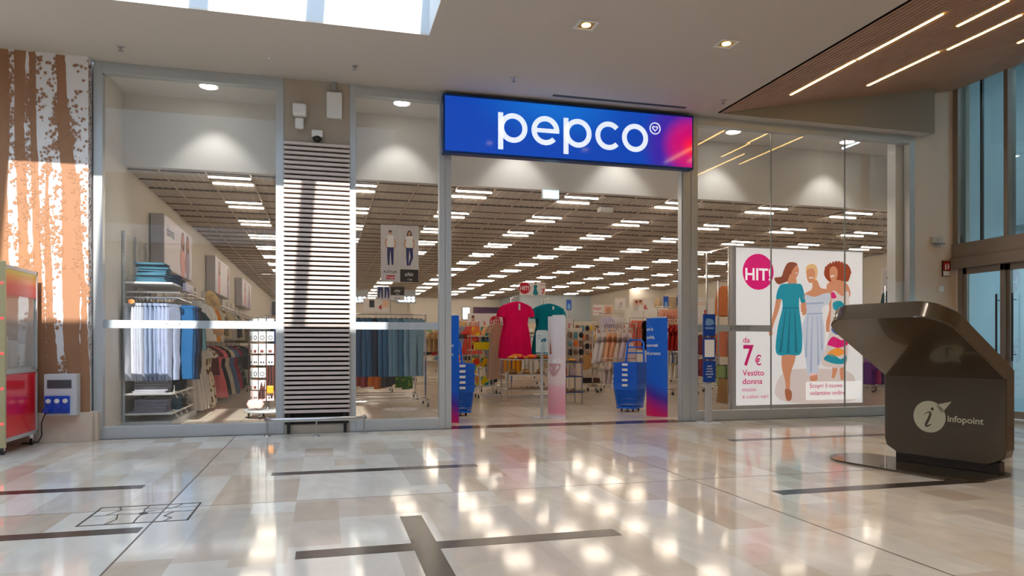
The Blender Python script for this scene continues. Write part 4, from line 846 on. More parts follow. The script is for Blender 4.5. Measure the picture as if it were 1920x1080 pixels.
def person_print(m, cx, z0, h, y, k):              # small standing figure: tee shirt and jeans
    s = h; m.flat(smoothpoly([(cx-.085*s, z0+.50*s), (cx-.10*s, z0+.78*s), (cx-.05*s, z0+.845*s), (cx+.05*s, z0+.845*s), (cx+.10*s, z0+.78*s), (cx+.08*s, z0+.50*s)], 3), y, 2)
    m.strip([(cx-.10*s, z0+.76*s), (cx-.13*s, z0+.62*s), (cx-.09*s, z0+.50*s)], [.04*s, .035*s, .03*s], y-.0002, 3); m.strip([(cx+.10*s, z0+.76*s), (cx+.13*s, z0+.62*s), (cx+.10*s, z0+.48*s)], [.04*s, .035*s, .03*s], y-.0002, 3)
    m.strip([(cx-.04*s, z0+.53*s), (cx-.05*s, z0+.28*s), (cx-.045*s, z0+.05*s)], [.09*s, .07*s, .045*s], y-.0004, 1); m.strip([(cx+.04*s, z0+.53*s), (cx+(.07 if k else .05)*s, z0+.28*s), (cx+(.0 if k else .055)*s, z0+.06*s)], [.09*s, .07*s, .045*s], y-.0005, 1)
    if k: m.flat(smoothpoly([(cx-.055*s, z0+.80*s), (cx-.06*s, z0+.93*s), (cx, z0+1.0*s), (cx+.06*s, z0+.93*s), (cx+.055*s, z0+.80*s)], 3), y+.0001, 4)
    m.flat(ell(cx, z0+.91*s, .036*s, .05*s, 16), y-.0006, 3)
    if not k: m.flat(smoothpoly([(cx-.042*s, z0+.91*s), (cx-.04*s, z0+.975*s), (cx+.02*s, z0+.985*s), (cx+.045*s, z0+.92*s), (cx, z0+.945*s)], 3), y-.0007, 4)
    for q in (-.045, .05 if not k else .0): m.flat(ell(cx+q*s, z0+.035*s, .03*s, .018*s, 10), y-.0006, 9)
pa = atY(714, 528, 3.0); pb = atY(785, 424, 3.0); W_, H_ = pb.x-pa.x, pb.z-pa.z
def drawA(m):
    y = -.0066; hw = W_/2
    m.flat([(-hw+.005, .004), (-.003, .004), (-.003, H_-.004), (-hw+.005, H_-.004)], y, 9); m.flat([(.003, .004), (hw-.005, .004), (hw-.005, H_-.004), (.003, H_-.004)], y, 9)
    person_print(m, -hw*.5, .26, .66, y-.0005, 0); person_print(m, hw*.5, .26, .66, y-.0005, 1)
    text(m, 'RUSTLER', -hw*.5, .155, .042, y-.002, 4, 'c', .02); m.flat([(-hw*.5-.075, .045), (-hw*.5+.075, .045), (-hw*.5+.075, .115), (-hw*.5-.075, .115)], y-.001, 8); text(m, 'Wrangler', -hw*.5, .065, .032, y-.002, 2, 'c', .015)
    m.flat([(.003, .004), (hw-.005, .004), (hw-.005, .225), (.003, .225)], y-.001, 7); text(m, 'chic', hw*.5, .11, .07, y-.002, 2, 'c', .01, shear=.35); text(m, '\u2022 Lee', hw*.52, .035, .032, y-.002, 2, 'c', .01)
t = sign_board('hanging_poster', 'large hanging twin poster of two people in white t-shirts and jeans behind the narrow window', (pa.x+pb.x)/2, 3.0, pa.z, W_, H_, drawA, post=False, cat='poster')
for s in (-.17, .17):
    m = MB(); m.tube([(s, 0, H_), (s, 0, ZG-pa.z)], .0025, n=5); m.build('cord', M_greylt, t)
pc_, pd_ = atY(706, 562, 3.75), atY(758, 538, 3.75); W2, H2 = pd_.x-pc_.x, pd_.z-pc_.z
def drawB(m):
    y = -.0066; hw = W2/2; m.flat([(-hw, 0), (0, 0), (0, H2), (-hw, H2)], y, 9)
    for q in (-.36, -.13): 
        m.strip([(hw*q*2-.02, H2*.95), (hw*q*2-.025, H2*.5), (hw*q*2-.03, H2*.15)], [.05, .035, .025], y-.0005, 1); m.strip([(hw*q*2+.02, H2*.95), (hw*q*2+.03, H2*.5), (hw*q*2+.03, H2*.12)], [.05, .035, .025], y-.0006, 1)
    m.flat([(0, H2*.36), (hw, H2*.36), (hw, H2), (0, H2)], y-.001, 7); text(m, 'chic', hw*.5, H2*.6, .055, y-.002, 2, 'c', .01, shear=.35); text(m, '\u2022 Lee', hw*.5, H2*.42, .025, y-.002, 2, 'c', .01); text(m, 'par lei', hw*.5, H2*.1, .03, y-.002, 1, 'c', .01)
sign_board('rack_sign', 'small sign with jeans and a black lettered panel on the denim rack', (pc_.x+pd_.x)/2, 3.75, pc_.z, W2, H2, drawB, zbase=1.735)
# lit letters deep in the shop
for word, px, lab in (('casa', 664, 'glowing white letters sa deep in the shop beside the slatted column'), ('cass', 777, 'glowing white letters ss deep in the shop right of the denim sign')):
    Yd = 15.0; p = atY(px, 566, Yd); m = MB(); hgt = .30; wdt = text(m, word, 0, 0, hgt*.9, -.03, 0, 'r', .02)
    o = m.build('lit_letters', emis('letters_glow', (235, 245, 250), 2.2), None, (atY(688 if word == 'casa' else 778, 566, Yd).x, Yd, p.z)); tag(o, lab, 'letters')
    b_ = MB(); b_.rbox(-wdt-.05, 0, -.05, .03, .05, hgt+.12, .005); b_.tube([(-wdt*.5, .02, hgt+.1), (-wdt*.5, .02, ZG-p.z)], .006, n=5); b_.build('back_panel', M_grey, o)
def drawC(m):
    y = -.0066; m.flat([(-.16, .1), (-.04, .1), (-.04, .28), (-.16, .28)], y, 7); text(m, '4', 0.1, .05, .12, y-.001, 8, 'c', .03); m.flat([(.16, .1), (.3, .1), (.3, .28), (.16, .28)], y, 6)
p = atY(705, 575, 8); sign_board('rack_sign', 'small price sign with red figures low behind the denim rack', p.x, 8, p.z-.12, .62, .32, drawC, zbase=1.4)
rack('far chrome rack seen between the denim signs', -.3, 8.0, 1.6, 8.0, 1.5)
run((-.2, 8.0), (1.5, 8.0), 1.5, [('tee', (60, 130, 90), 4, 'green top on the far rack behind the denim rack'), ('tee', (226, 226, 224), 5, 'white top on the far rack behind the denim rack'), ('tee', (40, 60, 110), 5, 'navy top on the far rack behind the denim rack')], rz=R(68), jit=.06)

# ------------------------------------------------------------ entrance: gates, baskets, sanitiser
def gradmat(name, stops, axis=2, rough=.35, warp=.0):
    m = bpy.data.materials.new(name); nt, b = nodes_of(m); tc = nt.nodes.new('ShaderNodeTexCoord'); sp = nt.nodes.new('ShaderNodeSeparateXYZ'); r = nt.nodes.new('ShaderNodeValToRGB')
    nt.links.new(tc.outputs['Generated'], sp.inputs[0]); e = r.color_ramp.elements; e[0].position = stops[0][0]; e[0].color = srgb(stops[0][1]); e[1].position = stops[-1][0]; e[1].color = srgb(stops[-1][1])
    for p, c in stops[1:-1]: x_ = e.new(p); x_.color = srgb(c)
    out = sp.outputs[axis]
    if warp:
        a = nt.nodes.new('ShaderNodeMath'); a.operation = 'MULTIPLY_ADD'; a.inputs[1].default_value = warp; nt.links.new(sp.outputs[0], a.inputs[0]); nt.links.new(out, a.inputs[2]); out = a.outputs[0]
    nt.links.new(out, r.inputs[0]); nt.links.new(r.outputs[0], b.inputs['Base Color']); b.inputs['Roughness'].default_value = rough; return m
G_blue = gradmat('gate_blue_print', [(0, (226, 0, 92)), (.12, (200, 0, 110)), (.26, (70, 40, 170)), (.38, (0, 100, 222)), (1, (0, 108, 228))], warp=.10)
G_pink = gradmat('gate_pink_print', [(0, (236, 232, 236)), (.05, (232, 150, 165)), (.30, (236, 180, 190)), (.34, (240, 214, 212)), (.7, (238, 226, 232)), (1, (236, 236, 244))])
def gate(label, X, Y, th, gm, wd=.42, hh=1.58):
    t = thing('security_gate', label, 'security gate', (X, Y, 0), th)
    m = MB(); pts = [(wd*(-.5+k/12), -.055*math.sin(math.pi*k/12)) for k in range(13)]; bk = [(wd*(.5-k/12), .015*math.sin(math.pi*k/12)+.004) for k in range(13)]
    ol = pts+bk; m.add([(p[0], p[1], .0) for p in ol]+[(p[0], p[1], hh) for p in ol], [tuple(range(26))[::-1], tuple(range(26, 52))]+[(k, (k+1) % 26, 26+(k+1) % 26, 26+k) for k in range(26)], 0)
    m.build('cover', gm, t); m = MB(); m.rbox(-wd*.2, -.02, hh, wd*.45, .005, hh+.02, .003); m.build('top_cap', M_clear if False else M_wplas, t); return t, wd, hh
th = math.atan2(-.40, .20)
g, wd, hh = gate('blue curved gate cover with magenta foot, right of the entrance beside the basket stack', 5.19, .80, th, G_blue)
def curved_text(par, lines, wd, mi, mats, x0, size, name='lettering'):
    m = MB()
    for s, z in lines:
        k = MB(); text(k, s, x0, z, size, 0, 0, 'l', .02)
        m.add([(v[0], -.055*math.sin(math.pi*min(1, max(0, v[0]/wd+.5)))-.002, v[2]) for v in k.v if True], k.f, mi)
    m.build(name, mats, par)
curved_text(g, [('ami la', 1.38), ('qualità,', 1.25), ('namorati', 1.12), ('del prezzo', .99)], wd, 0, [M_textw], -.20, .052)
g2, _, _ = gate('blue curved security gate cover at the left jamb of the entrance', 1.86, .80, R(-75), G_blue, .40)
curved_text(g2, [('ami la', 1.38), ('qualità,', 1.25), ('innamorati', 1.12), ('del prezzo', .99)], .40, 0, [M_textw], -.16, .045)
g3, _, _ = gate('white security gate cover with pink ice cream print in the middle of the entrance', 3.55, .98, R(-58), G_pink, .36, 1.60)
m = MB()
def cpt(x): return -.055*math.sin(math.pi*(x/.36+.5))-.003
for pts, mi in (([(-.12, 1.0), (-.10, 1.25), (-.06, 1.0)], 0), ([(-.13, .86), (-.11, .72), (-.05, .66), (.02, .66), (.08, .74), (.10, .86)], 1), ([(-.14, .86), (-.10, .95), (0, .93), (.08, .96), (.11, .86)], 2)):
    q = smoothpoly(pts, 3) if mi else pts; cx = sum(p[0] for p in q)/len(q); cz = sum(p[1] for p in q)/len(q)
    for a, b in zip(q, q[1:]+q[:1]): m.add([(a[0], cpt(a[0])-.001*mi, a[1]), (b[0], cpt(b[0])-.001*mi, b[1]), (cx, cpt(cx)-.004, cz)], [(0, 1, 2)], mi)
m.build('print', [mat('wafer_brown', (170, 106, 80), .6), mat('cup_rose', (206, 160, 160), .6), mat('cream_white', (244, 240, 240), .6)], g3)
# basket stack
def basket_mesh():
    m = MB(); W0, D0, W1, D1, h = .17, .20, .215, .26, .44
    def P(x, y, z): s = z/h; return (x*(W0+(W1-W0)*s), y*(D0+(D1-D0)*s), z)
    def bar(a, b, wd_):
        pass
    c = [(-1, -1), (1, -1), (1, 1), (-1, 1)]
    for k in range(4):
        a, b = c[k], c[(k+1) % 4]; nb = 9 if k % 2 == 0 else 11; nz = 9
        nx_, ny_ = (0, -1) if k == 0 else (1, 0) if k == 1 else (0, 1) if k == 2 else (-1, 0)
        def Q(u, z, o=0): x = a[0]+(b[0]-a[0])*u; y = a[1]+(b[1]-a[1])*u; p = P(x, y, z); return (p[0]-nx_*o, p[1]-ny_*o, p[2])
        def pane(u0, u1, z0, z1): m.add([Q(u0, z0), Q(u1, z0), Q(u1, z1), Q(u0, z1), Q(u0, z0, .003), Q(u1, z0, .003), Q(u1, z1, .003), Q(u0, z1, .003)], [(0, 1, 2, 3), (7, 6, 5, 4), (0, 4, 5, 1), (3, 2, 6, 7), (0, 3, 7, 4), (1, 5, 6, 2)], 0)
        pane(0, 1, .33, h); pane(0, 1, 0, .03)
        for i in range(nb+1): u = i/nb; pane(max(0, u-.014), min(1, u+.014), .03, .33)
        for j in range(1, nz): z = .03+.30*j/nz; pane(0, 1, z-.007, z+.007)
        m.add([Q(0, h), Q(1, h), Q(1, h, -.012), Q(0, h, -.012), Q(0, h-.02, -.012), Q(1, h-.02, -.012)], [(0, 1, 2, 3), (3, 2, 5, 4)], 0)
    m.add([P(-1, -1, 0), P(1, -1, 0), P(1, 1, 0), P(-1, 1, 0)], [(0, 1, 2, 3)], 0)
    m.rbox(-.05, -D1-.014, h-.055, .05, -D1-.006, h-.015, .003, 1); return m.mesh('body', [mat('basket_blue', (10, 112, 236), .35), M_textw])
BM = basket_mesh()
def basket_stack(X, Y, rz, where):
    lv = ['lowest, with wheels', 'second from the bottom', 'middle', 'second from the top', 'topmost, with raised handle']
    for k in range(5):
        t = thing('shopping_basket', 'blue plastic trolley basket, %s of the %s stack' % (lv[k], where), 'shopping basket', (X, Y, .055+.088*k), rz)
        obj('body', BM, t)
        if k == 4:
            m = MB(); m.tube([(-.17, .24, .40), (-.155, .27, .62), (-.145, .285, .78), (-.10, .29, .83), (.10, .29, .83), (.145, .285, .78), (.155, .27, .62), (.17, .24, .40)], .019, n=8)
            m.tube([(-.15, .278, .70), (.15, .278, .70)], .014, n=6); m.tube([(-.155, .268, .60), (.155, .268, .60)], .014, n=6); m.build('handle', mat('basket_blue', (10, 112, 236), .35), t)
        if k == 0:
            for sx_ in (-1, 1):
                for sy_ in (-1, 1):
                    m = MB(); m.loft([[Vector((xx, .022*math.cos(a*math.pi/6), -.031+.022*math.sin(a*math.pi/6))) for a in range(12)] for xx in (-.01, .01)], 0); m.rbox(-.014, -.008, -.03, .014, .008, 0, .002, 0); m.build('wheel', M_blk, t, (sx_*.10, sy_*.14, 0))
basket_stack(5.14, 1.72, R(-44), 'right hand')
basket_stack(2.10, 1.75, R(8), 'left hand')
# sanitiser stand
t = thing('sanitiser_stand', 'grey hand sanitiser stand with bottle and sign plate in the middle of the entrance', 'dispenser', (3.31, 1.0, 0))
m = MB(); m.rbox(-.15, -.12, 0, .11, .12, .012, .004); m.build('base', M_greylt, t)
m = MB(); m.rbox(-.022, -.012, .012, .022, .012, 1.36, .003); m.build('post', M_greylt, t)
m = MB(); pl = [(-.10, 1.03), (.10, 1.03), (.10, 1.32)]+ell(.06, 1.33, .04, .05, 6, 0, math.pi/2)+ell(-.06, 1.33, .04, .05, 6, math.pi/2, math.pi)+[(-.10, 1.32)]; m.prism(pl, -.018, -.013); m.build('sign_plate', mat('mint_plate', (206, 222, 224), .5), t)
m = MB(); m.prism(smoothpoly([(-.02, 1.22), (.03, 1.25), (.07, 1.24), (.05, 1.20), (0, 1.19)]), -.020, -.018); m.strip([(-.07, 1.30), (-.03, 1.30), (-.03, 1.24), (-.07, 1.24), (-.07, 1.30)], [.006]*5, -.0195); m.build('pictogram', mat('teal_mark', (20, 110, 130), .5), t)
m = MB(); m.rbox(-.10, -.11, 1.0, .10, -.02, 1.012, .003); m.build('tray', M_greylt, t)
m = MB(); m.lathe([(.032, 1.013), (.034, 1.03), (.034, 1.12), (.012, 1.15), (.012, 1.17)], 0, -.065, 14); m.build('bottle', M_clear, t); m = MB(); m.lathe([(.016, 1.17), (.016, 1.19)], 0, -.065, 10); m.tube([(0, -.065, 1.19), (0, -.065, 1.21), (.0, -.10, 1.21)], .005, n=6); m.build('pump', M_wplas, t)

# ------------------------------------------------------------ QR totem in front of the right jamb (code left out)
t = thing('info_totem', 'slim grey totem with three stacked blue plates at the right of the entrance', 'totem', (atY(1328, 600, -.30).x, -.30, 0))
m = MB(); m.lathe([(.19, 0), (.19, .008), (.17, .014)], n=32); m.build('base', M_greylt, t)
m = MB(); m.rbox(-.05, -.015, .012, .055, .015, .64, .004); m.rbox(-.02, .0, .6, .02, .015, 1.5, .003); m.build('post', M_greylt, t)
zz = [(1.28, 1.60), (.94, 1.255), (.60, .915)]
for k, (z0, z1) in enumerate(zz):
    m = MB(); m.rbox(-.10, -.035, z0, .10, -.016, z1, .006); pn = m.build('plate', mat('totem_blue', (0, 66, 160), .3), t)
    g = MB()
    if k == 1: g.prism([(-.08, z0+.03), (.08, z0+.03), (.08, z1-.03), (-.08, z1-.03)], -.037, -.0352, 0)
    elif k == 0: g.prism(smoothpoly([(-.06, z1-.16), (-.05, z1-.07), (.05, z1-.08), (.065, z1-.15)]), -.037, -.0352, 1); g.prism([(-.07, z0+.10), (.07, z0+.10), (.07, z0+.13), (-.07, z0+.13)], -.037, -.0352, 1)
    else:
        for q, s in enumerate(('scopri', 'il nuovo', 'volantino', 'disponibile', 'online')): text(g, s, 0, z1-.085-q*.040, .022, -.0365, 0, 'c', .02)
    g.build('print', [M_textw, mat('totem_lightblue', (120, 160, 205), .5)], pn)

# ------------------------------------------------------------ light box poster
YL = 1.50
lx0, lx1, lz0, lz1 = atY(1380, 600, YL).x, atY(1617, 600, YL).x, .07, 2.88
t = thing('light_box', 'tall illuminated poster of three walking women with HIT circle, behind the right window', 'poster', ((lx0+lx1)/2, YL, 0)); cx = (lx0+lx1)/2
m = MB(); m.rbox(lx0-cx-.07, 0, .0, lx1-cx+.02, .16, lz1+.03, .006); m.build('box', M_greylt, t)
def pemit(name, rgb, s=.55):
    return mat(name, rgb, .35, emit=s)
LP = [pemit('lb_white', (232, 230, 232)), pemit('lb_magenta', (214, 0, 112)), pemit('lb_skin', (206, 140, 106)), pemit('lb_teal', (0, 142, 166)), pemit('lb_tealdark', (0, 104, 128)), pemit('lb_brownhair', (140, 74, 52)), pemit('lb_pearl', (196, 204, 220)), pemit('lb_pearldark', (160, 172, 196)), pemit('lb_blond', (222, 180, 130)), pemit('lb_auburn', (150, 64, 34)), pemit('lb_sand', (214, 200, 196)), pemit('lb_cobalt', (40, 100, 170)), pemit('lb_orange', (238, 150, 60)), pemit('lb_pure', (250, 250, 250)), pemit('lb_text', (190, 0, 100)), pemit('lb_shoe', (170, 100, 70)), pemit('lb_dark', (70, 30, 24))]
def L(zx, zy):
    p = atY(1280+zx/2.842, 420+zy/2.842, YL); return (p.x-cx, p.z)
def Ls(pts): return [L(*p) for p in pts]
m = MB(); yy = -.002
m.flat([(lx0-cx, lz0), (lx1-cx, lz0), (lx1-cx, lz1), (lx0-cx, lz1)], yy, 0)
def fp(pts, mi, lay, k=4): m.flat(smoothpoly(Ls(pts), k), yy-.0006*lay, mi)
U = 1/2.842*.0107     # metres per unit of the tracing
def st(pts, ws, mi, lay): m.strip(smoothline(Ls(pts)), interp(ws, len(pts)), yy-.0006*lay, mi)
def smoothline(p, k=5):
    out = []
    for i in range(len(p)-1):
        a, b, c, d = p[max(i-1, 0)], p[i], p[i+1], p[min(i+2, len(p)-1)]
        for j in range(k):
            t_ = j/k; out.append(tuple(.5*((2*b[q])+(-a[q]+c[q])*t_+(2*a[q]-5*b[q]+4*c[q]-d[q])*t_*t_+(-a[q]+3*b[q]-3*c[q]+d[q])*t_**3) for q in (0, 1)))
    return out+[p[-1]]
def interp(ws, n, k=5):
    out = []
    for i in range(n-1):
        for j in range(k): out.append((ws[i]+(ws[i+1]-ws[i])*j/k)*U)
    return out+[ws[-1]*U]
fp([(560, 950), (490, 900), (540, 790), (700, 770), (880, 785), (925, 850), (925, 935), (740, 955)], 10, 1)
# woman in teal
fp([(575, 203), (555, 212), (538, 245), (525, 280), (492, 285), (490, 300), (512, 322), (560, 305), (590, 300), (600, 250), (612, 225), (605, 208)], 5, 2)
st([(512, 395), (500, 455), (480, 520), (466, 575)], [30, 26, 18, 16], 2, 2); st([(640, 410), (655, 455), (640, 485)], [26, 22, 16], 2, 2); fp([(458, 568), (475, 565), (478, 590), (462, 596)], 2, 3)
st([(548, 680), (545, 760), (558, 830), (560, 915)], [44, 38, 28, 18], 2, 3); st([(588, 680), (580, 730), (566, 790), (560, 860)], [40, 34, 22, 16], 2, 2)
fp([(545, 880), (578, 890), (578, 935), (552, 938)], 15, 4)
fp([(572, 268), (600, 280), (604, 326), (560, 326)], 2, 3); fp([(582, 215), (604, 215), (618, 240), (614, 270), (600, 288), (584, 275), (576, 245)], 2, 4)
fp([(588, 207), (608, 212), (600, 225), (585, 245), (576, 260), (570, 230)], 5, 5)
fp([(520, 325), (560, 318), (605, 318), (635, 328), (652, 410), (630, 418), (622, 390), (620, 450), (634, 560), (630, 688), (565, 696), (498, 688), (504, 560), (530, 450), (526, 400), (500, 402), (500, 370)], 3, 5)
for a in ((548, 460, 520, 690), (572, 460, 560, 694), (596, 460, 604, 692)): st([(a[0], a[1]), ((a[0]+a[2])/2, 570), (a[2], a[3]-6)], [4, 8, 14], 4, 6)
st([(530, 448), (620, 448)], [5, 5], 4, 6)
m.flat(ell(*L(605, 262), .022, .008, 10), yy-.0042, 13)
# woman in pearl grey
fp([(655, 240), (662, 222), (690, 212), (712, 225), (718, 262), (705, 300), (665, 290)], 8, 5); fp([(662, 245), (690, 238), (705, 262), (696, 298), (680, 316), (664, 300), (658, 270)], 2, 6)
fp([(690, 300), (715, 300), (735, 340), (775, 350), (785, 392), (650, 400), (652, 370), (688, 345)], 2, 5); st([(778, 380), (795, 450), (775, 520), (772, 575)], [34, 30, 24, 18], 2, 4)
st([(655, 385), (640, 430), (640, 470)], [26, 24, 20], 2, 4)
fp([(652, 378), (700, 388), (755, 370), (785, 372), (782, 420), (748, 440), (742, 475), (756, 560), (752, 680), (722, 770), (715, 800), (668, 806), (652, 720), (634, 560), (658, 475), (656, 430)], 6, 7)
for a in ((665, 490, 655, 720), (690, 490, 682, 800), (715, 490, 722, 760), (735, 490, 742, 680)): st([(a[0], a[1]), ((a[0]+a[2])/2, 600), (a[2], a[3]-10)], [3, 6, 10], 7, 8)
st([(655, 425), (750, 420)], [8, 8], 7, 8); st([(658, 480), (745, 476)], [6, 6], 7, 8); fp([(680, 800), (710, 796), (716, 832), (680, 834)], 2, 7)
st([(672, 288), (694, 286)], [5, 5], 13, 8)
# woman in print dress
fp([(757, 258), (775, 225), (812, 206), (855, 212), (884, 240), (888, 285), (876, 308), (836, 300), (798, 312), (770, 298)], 9, 3)
for a in range(26):
    q = random.Random(a); an = a/26*6.28; m.flat(ell(*L(824+66*math.cos(an), 258+52*math.sin(an)), .035*q.uniform(.6, 1.1), .035, 9), yy-.0006*3.1-.00002*a, 9)
fp([(783, 240), (805, 225), (824, 245), (822, 285), (802, 306), (786, 290)], 2, 5); st([(786, 280), (806, 276)], [6, 5], 13, 6)
fp([(800, 300), (835, 300), (880, 325), (888, 390), (790, 392), (765, 330)], 2, 4)
fp([(795, 370), (818, 362), (850, 385), (870, 362), (885, 372), (888, 500), (884, 620), (872, 750), (800, 766), (738, 745), (765, 640), (785, 540)], 10, 5)
for c_, pts in ((1, [(770, 640), (800, 600), (850, 620), (880, 590), (880, 640), (830, 660), (790, 650)]), (3, [(750, 720), (790, 690), (840, 720), (870, 700), (865, 740), (810, 745)]), (12, [(770, 690), (820, 660), (870, 680), (840, 700), (800, 705)]), (11, [(790, 560), (830, 540), (880, 550), (870, 580), (820, 590)]), (1, [(790, 370), (805, 364), (818, 392), (794, 396)]), (12, [(820, 500), (850, 470), (880, 500), (850, 520)]), (3, [(800, 420), (840, 410), (860, 440), (810, 460)])): fp(pts, c_, 6)
st([(812, 755), (808, 790), (800, 822)], [36, 26, 16], 2, 4); st([(850, 752), (848, 800), (850, 832)], [34, 24, 16], 2, 4)
# lettering
hc = L(402, 255); hr = L(484, 255)[0]-hc[0]; m.flat(ell(hc[0], hc[1], hr, hr*1.02, 40), yy-.003, 1)
text(m, 'HIT!', hc[0]+.0, L(0, 288)[1], abs(L(0, 288)[1]-L(0, 222)[1]), yy-.004, 13, 'c', .02, width=hr*1.66)
def lt(s, zx, zy, h, bold=0, mi=14, width=None): p = L(zx, zy); text(m, s, p[0], p[1], h*.0107/2.842, yy-.0035, mi, 'l', bold, width=width)
wX = lambda a, b: abs(L(b, 0)[0]-L(a, 0)[0])
lt('da', 320, 632, 27, .01, width=wX(320, 357)); lt('7', 322, 752, 98, .02, width=wX(322, 378)); lt('€', 384, 752, 48, .012, width=wX(384, 418))
lt('Vestito', 318, 808, 28, .012, width=wX(318, 432)); lt('donna', 318, 853, 28, .012, width=wX(318, 424)); lt('motivi', 318, 893, 21, .0, width=wX(318, 390)); lt('e colori vari', 318, 930, 20, .0, width=wX(318, 455))
b0, b1 = L(657, 938), L(948, 838); m.flat([(b0[0], b0[1]), (b1[0], b0[1]), (b1[0], b1[1]), (b0[0], b1[1])], yy-.0055, 13)
def lt2(s, zx, zy, h, width): p = L(zx, zy); text(m, s, p[0], p[1], h*.0107/2.842, yy-.0062, 14, 'l', .010, width=width)
lt2('Scopri il nuovo', 676, 873, 22, wX(676, 850)); lt2('volantino online', 676, 912, 22, wX(676, 866))
m.build('poster_print', LP, t)
# chrome display frame and clothes beside the light box
t = thing('display_rack', 'tall open chrome display rack at the left side of the light box', 'display frame', (lx0-.11, YL+.05, 0))
m = MB()
for x_, y_ in ((0, 0), (0, .75)): m.rbox(x_-.014, y_-.014, 0, x_+.014, y_+.014, lz1+.02, .003)
m.rbox(-.014, 0, lz1-.01, .014, .75, lz1+.02, .003); m.rbox(-.014, 0, .06, .014, .75, .09, .003); m.build('frame', M_chrome, t)
def pxrun(px0, px1, Y, ztop_px, specs, rz=None, label=None, low=.16, mkrack=True, jit=.06, scale=1, Y2=None, zr=None):
    Y2 = Y if Y2 is None else Y2
    a, b = atY(px0, ztop_px, Y), atY(px1, ztop_px, Y2); z = a.z if zr is None else zr
    if mkrack: rack(label, a.x-.06, Y, b.x+.06, Y2, z, low=low)
    run((a.x, Y), (b.x, Y2), z, specs, rz=rz, jit=jit, scale=scale); return z
pxrun(1352, 1384, 3.4, 528, [('jacket', (238, 140, 80), 4, 'peach orange jacket on the high rail beside the light box')], label='tall chrome rack of orange and pastel clothes left of the light box')
pxrun(1350, 1384, 3.55, 612, [('tee', (226, 132, 100), 2, 'coral top in the second row beside the light box'), ('tee', (236, 206, 70), 2, 'yellow top in the second row beside the light box'), ('tee', (232, 150, 136), 2, 'pink coral top in the second row beside the light box')], mkrack=False)
pxrun(1350, 1384, 3.05, 678, [('short', (150, 176, 110), 2, 'pale green shorts in the third row beside the light box'), ('short', (226, 140, 150), 2, 'pink shorts in the third row beside the light box'), ('skirt', (196, 160, 110), 2, 'tan pleated skirt in the lowest row beside the light box'), ('short', (38, 48, 72), 2, 'navy shorts in the third row beside the light box')], mkrack=False)
pxrun(1352, 1386, 2.75, 702, [('skirt', (168, 128, 80), 4, 'golden brown skirt in the bottom row beside the light box')], mkrack=False)
def dr5(m): text(m, '5', .08, .10, .20, -.0066, 8, 'c', .03); m.flat([(-.2, .42), (.2, .42), (.2, .44), (-.2, .44)], -.0066, 6); m.flat([(-.2, .47), (.12, .47), (.12, .49), (-.2, .49)], -.0066, 6)
p = atY(1318, 603, 6.5); sign_board('rack_sign', 'white price sign with a red five seen left of the totem', p.x, 6.5, p.z, .62, .60, dr5, zbase=1.3)
rack('chrome rack of wine coloured clothes seen behind the totem', atY(1308, 600, 6.7).x, 6.7, atY(1345, 600, 6.7).x, 6.7, 1.5)
pxrun(1310, 1343, 6.7, 610, [('tee', (120, 40, 60), 5, 'wine coloured top on the rack behind the totem')], mkrack=False, zr=1.5)
pxrun(1310, 1343, 6.2, 668, [('short', (140, 50, 80), 3, 'wine shorts low behind the totem'), ('short', (200, 190, 196), 2, 'pale shorts low behind the totem')], mkrack=True, label='low chrome rack of shorts behind the totem')
pxrun(1622, 1652, 5.0, 672, [('tee', (120, 60, 150), 3, 'purple top on the rack right of the light box'), ('tee', (206, 80, 150), 3, 'pink top on the rack right of the light box'), ('tee', (90, 50, 110), 3, 'dark violet top on the rack right of the light box')], label='chrome rack of purple clothes right of the light box', low=.12)
pxrun(1622, 1652, 5.6, 640, [('tee', (170, 120, 200), 4, 'lilac top on the rear rack right of the light box'), ('tee', (230, 150, 190), 4, 'rose top on the rear rack right of the light box')], label='rear chrome rack of lilac clothes right of the light box')
pa = atX(1652, 560, XRR-.03)
def drn(m): m.flat([(-.56, .0), (.56, 0), (.56, .72), (-.56, .72)], -.0064, 9); text(m, 'donna', -.42, .44, .16, -.0075, 1, 'l', .01); text(m, 'moda', -.42, .30, .07, -.0075, 1, 'l', .01)
o = sign_board('fabric_banner', 'pale lilac banner lettered donna on the right wall seen through the window', XRR-.03, pa.y-.62, pa.z+.05, 1.2, .76, drn, post=False); o.rotation_euler.z = R(-90)
pxrun(1664, 1690, 5.0, 538, [('jacket', (34, 58, 60), 4, 'dark green jacket on the high rack at the far right')], label='high chrome rack of dark green jackets at the far right')

